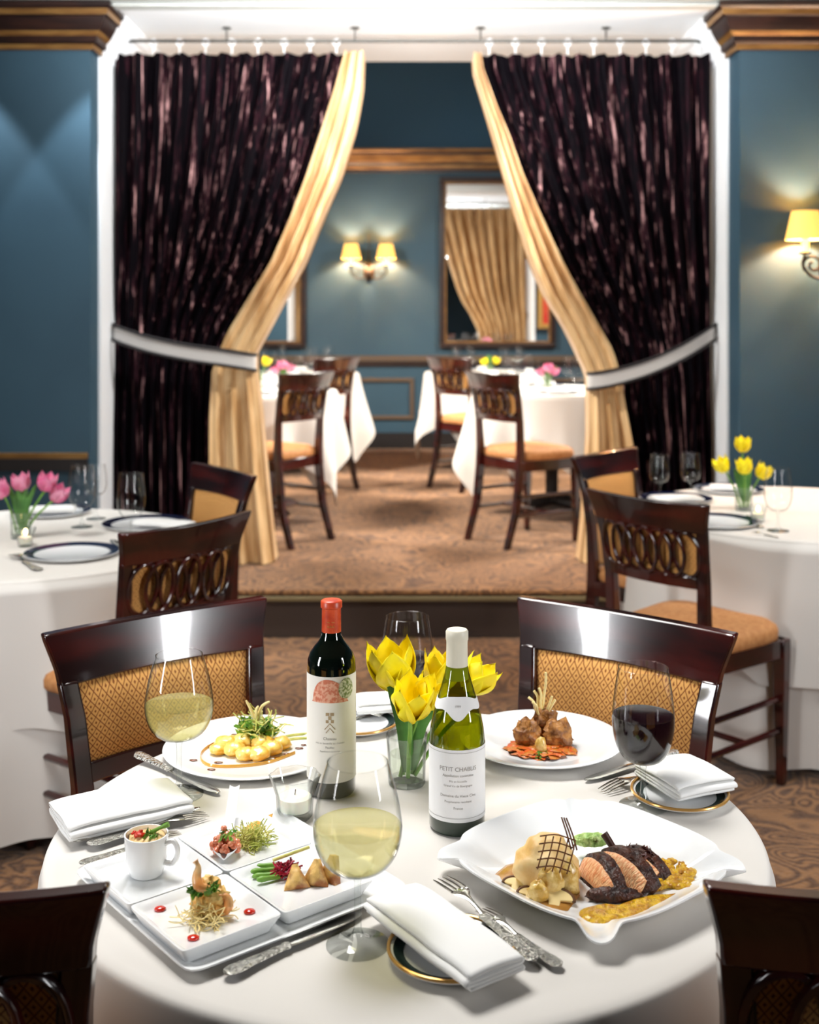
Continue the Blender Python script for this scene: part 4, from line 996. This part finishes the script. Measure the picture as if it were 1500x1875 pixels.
def mushroom(px, py, w, rz, label):
    c = L(px, py); T = Matrix.Translation(c+Vector((0, 0, .005))) @ Matrix.Rotation(rz, 4, 'Z') @ Matrix.Rotation(.55, 4, 'X')
    pts = []
    for i in range(18): a = PI*i/17; pts.append((w*math.cos(a), w*.62*math.sin(a)))
    pts += [(-w*.3, -.001), (-w*.28, -w*.5), (w*.28, -w*.5), (w*.3, -.001)]
    e = empty('mushroom_slice', c, label, 'food', 'mushroom slices'); Ti = Matrix.Translation(-c) @ T
    MB().prism(pts, -.002, .002, T=Ti).build('flesh', M_MUSH, e, bevel=.0008)
    MB().tube([(w*math.cos(PI*i/17), w*.62*math.sin(PI*i/17), 0) for i in range(18)], .0028, 6, T=Ti).build('skin', M_MUSHC, e)
mushroom(945, 1628, .017, -.4, 'mushroom slice at the left of the gravy'); mushroom(970, 1645, .015, -.2, 'mushroom slice in the middle of the gravy edge'); mushroom(1016, 1655, .024, -.25, 'largest mushroom slice, nearest us in the gravy')
# potato lattice crisp
mb = MB(); o0 = L(1012, 1588, .802); ux = Vector((.036, -.004, -.004)); uy = Vector((.006, .014, .030))
for k in range(5):
    t = -.1+.27*k; mb.tube(curve([o0+uy*t-ux*.55, o0+uy*(t+.12)+Vector((0, -.003, .002)), o0+uy*(t+.05)+ux*.6], 8), .0009, 5)
for k in range(5):
    t = -.5+.25*k; mb.tube(curve([o0+ux*t-uy*.15, o0+ux*(t+.1)+uy*.5+Vector((0, -.003, .002)), o0+ux*(t+.16)+uy*1.05], 8), .0009, 5)
for k in range(3): mb.tube(curve([o0+ux*(.55+.1*k)+uy*.7, o0+ux*(.35+.1*k)+uy*1.2, o0+ux*(.1+.08*k)+uy*1.75], 8), .0011, 5)
food('potato_lattice', mb, mat('browned_crisp', (104, 58, 22), .5), 'thin browned lattice crisp on top of the mashed potato')
def chop(pts, h, label, seed, tilt=0):
    """wedge of sliced lamb: pts = pixel outline of the pink cut face base line start,end ; leaning slice"""
    (a, b) = pts; p0 = L(*a); p1 = L(*b); d = (p1-p0); n = Vector((d.y, -d.x, 0)).normalized()
    if n.y > 0: n = -n
    e = empty('lamb_slice', p0, label, 'food', 'sliced lamb chops')
    def face(u, v):
        w = math.sin(PI*min(1, .1+.88*u))**.45
        q = d*u+Vector((0, 0, 1))*h*w*v+(-n)*(.016*v)
        return tuple(q+n*.0015*noise.noise(q*160+Vector((seed, 0, 0))))
    MB().slab(face, 18, 7, tuple(-n*.014)).build('crust', M_CHAR, e, ang=50)
    def face2(u, v):
        uu = .06+.86*u; vv = .14+.70*v; q = Vector(face(uu, vv))+n*(.0022+.003*math.sin(PI*u)*math.sin(PI*v)); return tuple(q)
    MB().slab(face2, 14, 6, tuple(-n*.004)).build('pink_meat', M_MEAT, e, ang=60)
chop(((1052, 1600), (1112, 1655)), .036, 'left slice of lamb, leaning on the mashed potato', 1)
chop(((1085, 1590), (1178, 1648)), .036, 'middle slice of lamb with widest pink face', 2)
chop(((1120, 1580), (1200, 1624)), .026, 'right slice of lamb, dark and lowest', 3)
mb = MB(); mb.blob(L(1125, 1648)+Vector((0, 0, .006)), (.034, .012, .010), .3, 4, seed=8, seg=24, floor=ZL); food('charred_crust', mb, M_CHAR, 'dark seared end of lamb nearest the yellow sauce')
mb = MB(); mb.tube([L(1150, 1590, .775), Q(1128, 1560, L(1150, 1590).y+.01), Q(1106, 1526, L(1150, 1590).y+.02)], [.0052, .0044, .0052], 8); food('rib_bone', mb, M_BONE, 'dark rib bone sticking up behind the lamb slices')
mb = MB(); mb.blob(L(1085, 1575)+Vector((0, .012, .022)), (.026, .010, .009), .25, 4, seed=6, seg=24, T=None); food('mint_quenelle', mb, M_MINT, 'pale green mint quenelle behind the lamb slices')
mb = leafy(MB(), L(1172, 1600)+Vector((0, .008, .010)), .022, 130, .006, 31, flatz=1.0); food('red_lettuce', mb, M_REDLET, 'tuft of frilled dark red lettuce behind the right lamb slice', kind='stuff')
mb = MB(); mb.puddle([L(*p)[:2] for p in ((1060, 1672), (1085, 1662), (1130, 1662), (1170, 1650), (1210, 1640), (1240, 1640), (1235, 1654), (1205, 1668), (1170, 1684), (1130, 1693), (1085, 1690), (1062, 1682))], ZL, .0045, bump=.003, seed=2); food('lentil_sauce', mb, M_LENTIL, 'long streak of yellow lentil sauce in front of the lamb', kind='stuff')
mb = MB(); rr = random.Random(11)
for k in range(60):
    px = rr.uniform(1190, 1266); py = rr.uniform(1580, 1632)
    if px > 1240 and py < 1585: continue
    mb.blob(L(px, py)+Vector((0, 0, .003)), (.0085, .0065, .005), .4, 4, seg=10, seed=k, floor=ZL)
food('lentil_heap', mb, M_LENTIL, 'loose heap of yellow lentils right of the lamb', kind='stuff')

# ---- two round plates at the back
PL = P(462, 1372, .756); PL.z = .7505
plate(PL, .148, 'round white plate with scallop salad, behind the candle', 'round food plates on the front table', well=.105, rh=.014)
PR = P(992, 1364, .756); PR.z = .7505
plate(PR, .138, 'round white plate with fritters and noodles, in front of the right chair', 'round food plates on the front table', well=.078, rh=.02)
zl = .7550
A = lambda px, py, z=zl: P(px, py, z)
mb = MB(); ring = curve([A(440, 1352), A(395, 1362), A(368, 1382), A(380, 1402), A(430, 1405), A(490, 1398), A(540, 1380)], 30)
mb.tube(ring, .0045, 6, flat=.3); food('amber_sauce', mb, M_YSAUCE, 'curved amber sauce trail on the scallop plate')
mb = MB(); rr = random.Random(5)
for px, py in ((386, 1368), (354, 1392), (387, 1409), (400, 1396), (500, 1392), (548, 1370), (556, 1364), (525, 1380), (510, 1388), (430, 1345)):
    mb.blob(A(px, py, zl+.0005), (.0045+rr.random()*.003, .004, .0012), .3, 3, seg=10, floor=zl-.0003)
food('jus_drops', mb, M_JUS, 'scattered dark brown jus drops on the scallop plate', kind='stuff')
for k, (px, py, r) in enumerate(((415, 1372, 0.0200), (430, 1382, 0.0187), (450, 1390, 0.0175), (474, 1390, 0.0187), (498, 1380, 0.0187), (515, 1370, 0.0175), (445, 1370, 0.0213), (480, 1372, 0.0213), (400, 1380, 0.0150))):
    mb = MB(); mb.blob(A(px, py)+Vector((0, 0, r*.5)), (r, r*.9, r*.62), .2, 2.5, seg=20, seed=k, floor=zl-.0005)
    food('scallop', mb, M_GNOC, 'golden glazed scallop, %s on the scallop plate' % ('far left', 'left front', 'front left of centre', 'front centre', 'front right', 'far right', 'left middle under the salad', 'right middle under the salad', 'smallest at the left')[k], group='golden scallops')
sl = A(470, 1362)+Vector((0, 0, .014)); mb = leafy(MB(), sl, .037, 190, .010, 41, flatz=.9); food('herb_salad', mb, M_HERB, 'green leaf salad piled on the scallops', kind='stuff')
mb = strands(MB(), sl+Vector((.004, 0, .004)), .036, .034, 80, .0011, 43, curl=.4); food('shoot_tangle', mb, M_SPROUT, 'tangle of pale shoots in the leaf salad', kind='stuff')
mb = MB()
for q in (((0, 0, .02), (-.01, 0, .045), (-.018, 0, .06)), ((0, 0, .02), (.008, 0, .048), (.022, 0, .058)), ((0, 0, .02), (.0, -.005, .044), (.004, -.005, .052))): mb.tube(curve([sl+Vector(p) for p in q], 8), [.0035, .0032, .003, .0028, .0026, .0024, .002, .0015], 6)
food('crisp_curl', mb, M_STICK, 'pale crisp curls standing on the leaf salad')
for k in range(2): mb = MB(); mb.tube(curve([A(505, 1356+k*8), A(530, 1348+k*7), A(566, 1344+k*8)], 8), .0035, 6); food('leek_strip', mb, M_SPROUT, '%s pale green leek strip running behind the red-wine bottle' % ('upper', 'lower')[k], group='leek strips')
fr = A(990, 1372); mb = MB(); mb.blob(fr+Vector((0, 0, .002)), (.052, .045, .006), .5, 6, seg=36, seed=4, floor=zl-.0003); food('orange_salsa', mb, M_ORANGE, 'bed of orange salsa under the fritters', kind='stuff')
for k, (px, py, r, lab) in enumerate(((965, 1366, (.022, .018, .026), 'left'), (1022, 1366, (.026, .02, .025), 'right'), (998, 1352, (.022, .018, .03), 'rear'))):
    mb = MB(); mb.blob(A(px, py)+Vector((0, 0, r[2]*.75)), r, .45, 3.5, seg=26, seed=k+20, floor=zl); food('fritter', mb, M_TAN, 'craggy brown fritter, %s of the three' % lab, group='brown fritters')
mb = MB(); mb.blob(A(990, 1380)+Vector((0, 0, .012)), (.010, .008, .016), .2, 2, seed=3); food('onion_wedge', mb, M_ONION, 'pale glazed onion wedge between the fritters')
mb = dice(leafy(MB(), A(995, 1388)+Vector((0, 0, .002)), .016, 16, .006, 44, flatz=.4), A(1040, 1376), .012, 14, .007, 4, 1, H=.004); food('vegetable_garnish', mb, [M_HERB, M_ORANGE], 'green and orange vegetable bits at the front of the fritters', kind='stuff')
mb = MB(); f0 = A(993, 1352)+Vector((0, -.004, .03))
for x, z, y in ((-.024, .042, 0), (-.014, .052, .004), (-.006, .058, 0), (.006, .084, .003), (.016, .045, -.003), (.022, .038, 0), (-.018, .036, -.006)): mb.tube(curve([f0, f0+Vector((x*.5, y, z*.5)), f0+Vector((x*.7+.002, y, z*.8)), f0+Vector((x, y, z))], 10), .0022, 6)
food('noodle_sticks', mb, M_STICK, 'upright fried noodle sticks on the fritters')

# ================================================================== SIDE TABLES
def charger(p, R, label, grp): return plate(p, R, label, grp, well=R*.7, rh=.012, band=(R*.78, R*.985), bandm=M_BLUERIM, name='charger_plate')
GL = 'blue-rimmed plates on the side tables'; GS = 'wine glasses on the side tables'; GCU = 'cutlery on the side tables'
def Z(p, z=TZ+.0005): return P(p[0], p[1], z)
charger(Z((132, 1016)), .142, 'dark-rimmed plate nearest us on the left side table', GL)
charger(Z((268, 962)), .15, 'dark-rimmed plate behind the left lattice chair', GL)
charger(Z((95, 940)), .14, 'dark-rimmed plate at the far side of the left side table', GL)
n = napkin(Z((95, 938), TZ+.014), .16, .11, .2, 'white napkin at the far side of the left side table', 'folded white napkins', h=.016)
napkin(Z((300, 963), TZ+.014), .2, .09, -.3, 'white napkin on the plate behind the left lattice chair', 'folded white napkins', h=.014)
wine_glass('red', Z((240, 985)), 'wine glass standing by the left lattice chair', GS)
wine_glass('red', Z((150, 965)), 'left one of the two wine glasses at the pillar', GS)
wine_glass('small', Z((176, 950)), 'small wine glass right of its taller neighbour at the pillar', GS)
vl = Z((38, 985)); vase(vl, .034, .085, 'clear glass vase with pink tulips at the left edge')
PG = 'pink tulips on the left side table'
for k, (px, py, lb) in enumerate(((8, 905, 'pink tulip cut by the left picture edge'), (42, 893, 'pink tulip with yellowish heart, second from the left edge'), (84, 893, 'tall pink tulip in the middle of the left vase'), (100, 912, 'drooping pink tulip at the right of the left vase'))):
    tulip(vl+Vector((.008*(k-1.5), 0, .012)), Q(px, py+4, vl.y+(.02 if k % 2 else -.02)), lb, PG, M_PINK, .06, .5, (.0, 0, .01), lean=((k-1.5)*.35, -.1, .9), leaf=[vl+Vector((.004*k, 0, .03)), vl+Vector((.01*(k-1.5), 0, .1)), vl+Vector((.03*(k-1.5), .01, .17))])
votive(Z((46, 1000)), 'lit candle in a glass before the pink tulips', 'votive candles', True)
flatware('table_fork', Z((72, 1046)), Z((22, 1018)), 'fork left of the nearest blue-rimmed plate, left table', GCU)
flatware('table_knife', Z((238, 1020)), Z((205, 990)), 'knife right of the nearest blue-rimmed plate, left table', GCU)
charger(Z((1308, 958)), .15, 'dark-rimmed plate nearest us on the right side table', GL)
charger(Z((1238, 916)), .14, 'dark-rimmed plate behind the right lattice chair', GL)
charger(Z((1335, 899)), .14, 'dark-rimmed plate at the far side of the right side table', GL)
napkin(Z((1238, 916), TZ+.014), .18, .10, .1, 'white napkin on the plate behind the right lattice chair', 'folded white napkins', h=.014)
napkin(Z((1338, 897), TZ+.014), .16, .11, -.2, 'white napkin at the far side of the right side table', 'folded white napkins', h=.014)
wine_glass('small', Z((1208, 925)), 'left one of the pair of wine glasses before the right curtain', GS)
wine_glass('small', Z((1265, 922)), 'right one of the pair of wine glasses before the right curtain', GS)
wine_glass('red', Z((1425, 972)), 'wine glass at the far right, beside the yellow tulips', GS)
vr = Z((1362, 934)); vase(vr, .034, .085, 'clear glass vase with yellow tulips on the right side table')
for k, (px, py, lb) in enumerate(((1328, 862, 'left yellow tulip of the right side table'), (1360, 826, 'topmost yellow tulip of the right side table'), (1364, 866, 'middle yellow tulip of the right side table'), (1392, 874, 'right yellow tulip of the right side table'))):
    tulip(vr+Vector((.008*(k-1.5), 0, .012)), Q(px, py, vr.y+(0, .03, -.03, 0)[k]), lb, 'yellow tulips on the right side table', M_YEL, .058, .5, (0, 0, .01), lean=((-.5, 0, -.1, .5)[k], -.1, .9), leaf=[vr+Vector((.004*k, 0, .03)), vr+Vector((.01*(k-1.5), 0, .1)), vr+Vector((.02*(k-1.5), .01, .15))])
votive(Z((1388, 955)), 'lit candle in a glass before the yellow tulips, right side table', 'votive candles', True)
flatware('table_knife', Z((1395, 968)), Z((1368, 945)), 'knife right of the nearest plate, right side table', GCU)
flatware('table_fork', Z((1425, 985)), Z((1378, 975)), 'fork on the right side table by the far right glass', GCU)

# ================================================================== BACK ROOM TABLE SETTINGS
ZB = TZ+ZP+.0005
DIRS = [('camera side', -PI/2), ('right side', 0), ('far side', PI/2), ('left side', PI)]
for ti, (x, y, a, n_) in enumerate(BT):
    for dn, an in DIRS:
        c, s = math.cos(an), math.sin(an)
        charger((x+.34*c, y+.34*s, ZB), .125, 'plate at the %s of the %s table, back room' % (dn, n_), 'plates in the back room')
        for q, off in enumerate((.13, -.13)):
            wine_glass('small' if q else 'red', (x+.25*c-off*s, y+.25*s+off*c, ZB), '%s wine glass at the %s of the %s table, back room' % (('large', 'small')[q], dn, n_), 'wine glasses in the back room')
        napkin((x+.34*c, y+.34*s, ZB+.006), .12, .07, an+PI/2, 'folded napkin at the %s of the %s table, back room' % (dn, n_), 'napkins in the back room', h=.02)
def bouquet(px, py, d, n, m, desc, grp):
    h = Q(px, py, d); b = Vector((h.x, h.y, ZB)); vase(b, .036, .10, 'clear glass vase with %s' % desc)
    for k in range(n):
        o_ = ((-.035, 0, -.01), (.035, .01, 0), (0, -.03, .02), (.01, .03, -.02))[k]
        tulip(b+Vector((.006*(k-1), 0, .012)), h+Vector(o_), '%s tulip of the %s' % (('left', 'right', 'front', 'rear')[k], desc), grp, m, .055, .55, lean=(o_[0]*12, -.1, .8), leaf=[b+Vector((0, 0, .03)), b+Vector((.01*(k-1), 0, .1)), b+Vector((.03*(k-1), 0, .14))])
bouquet(898, 665, 9.5, 2, M_YEL, 'yellow tulips on the far right table of the back room', 'back room tulips')
bouquet(1003, 685, 7.7, 4, M_PINK, 'pink tulips on the right near table of the back room', 'back room tulips')
bouquet(518, 680, 7.7, 3, M_PINK, 'pink tulips on the left near table of the back room', 'back room tulips')
bouquet(474, 668, 7.35, 2, M_YEL, 'yellow tulips peeping past the left gold curtain', 'back room tulips')
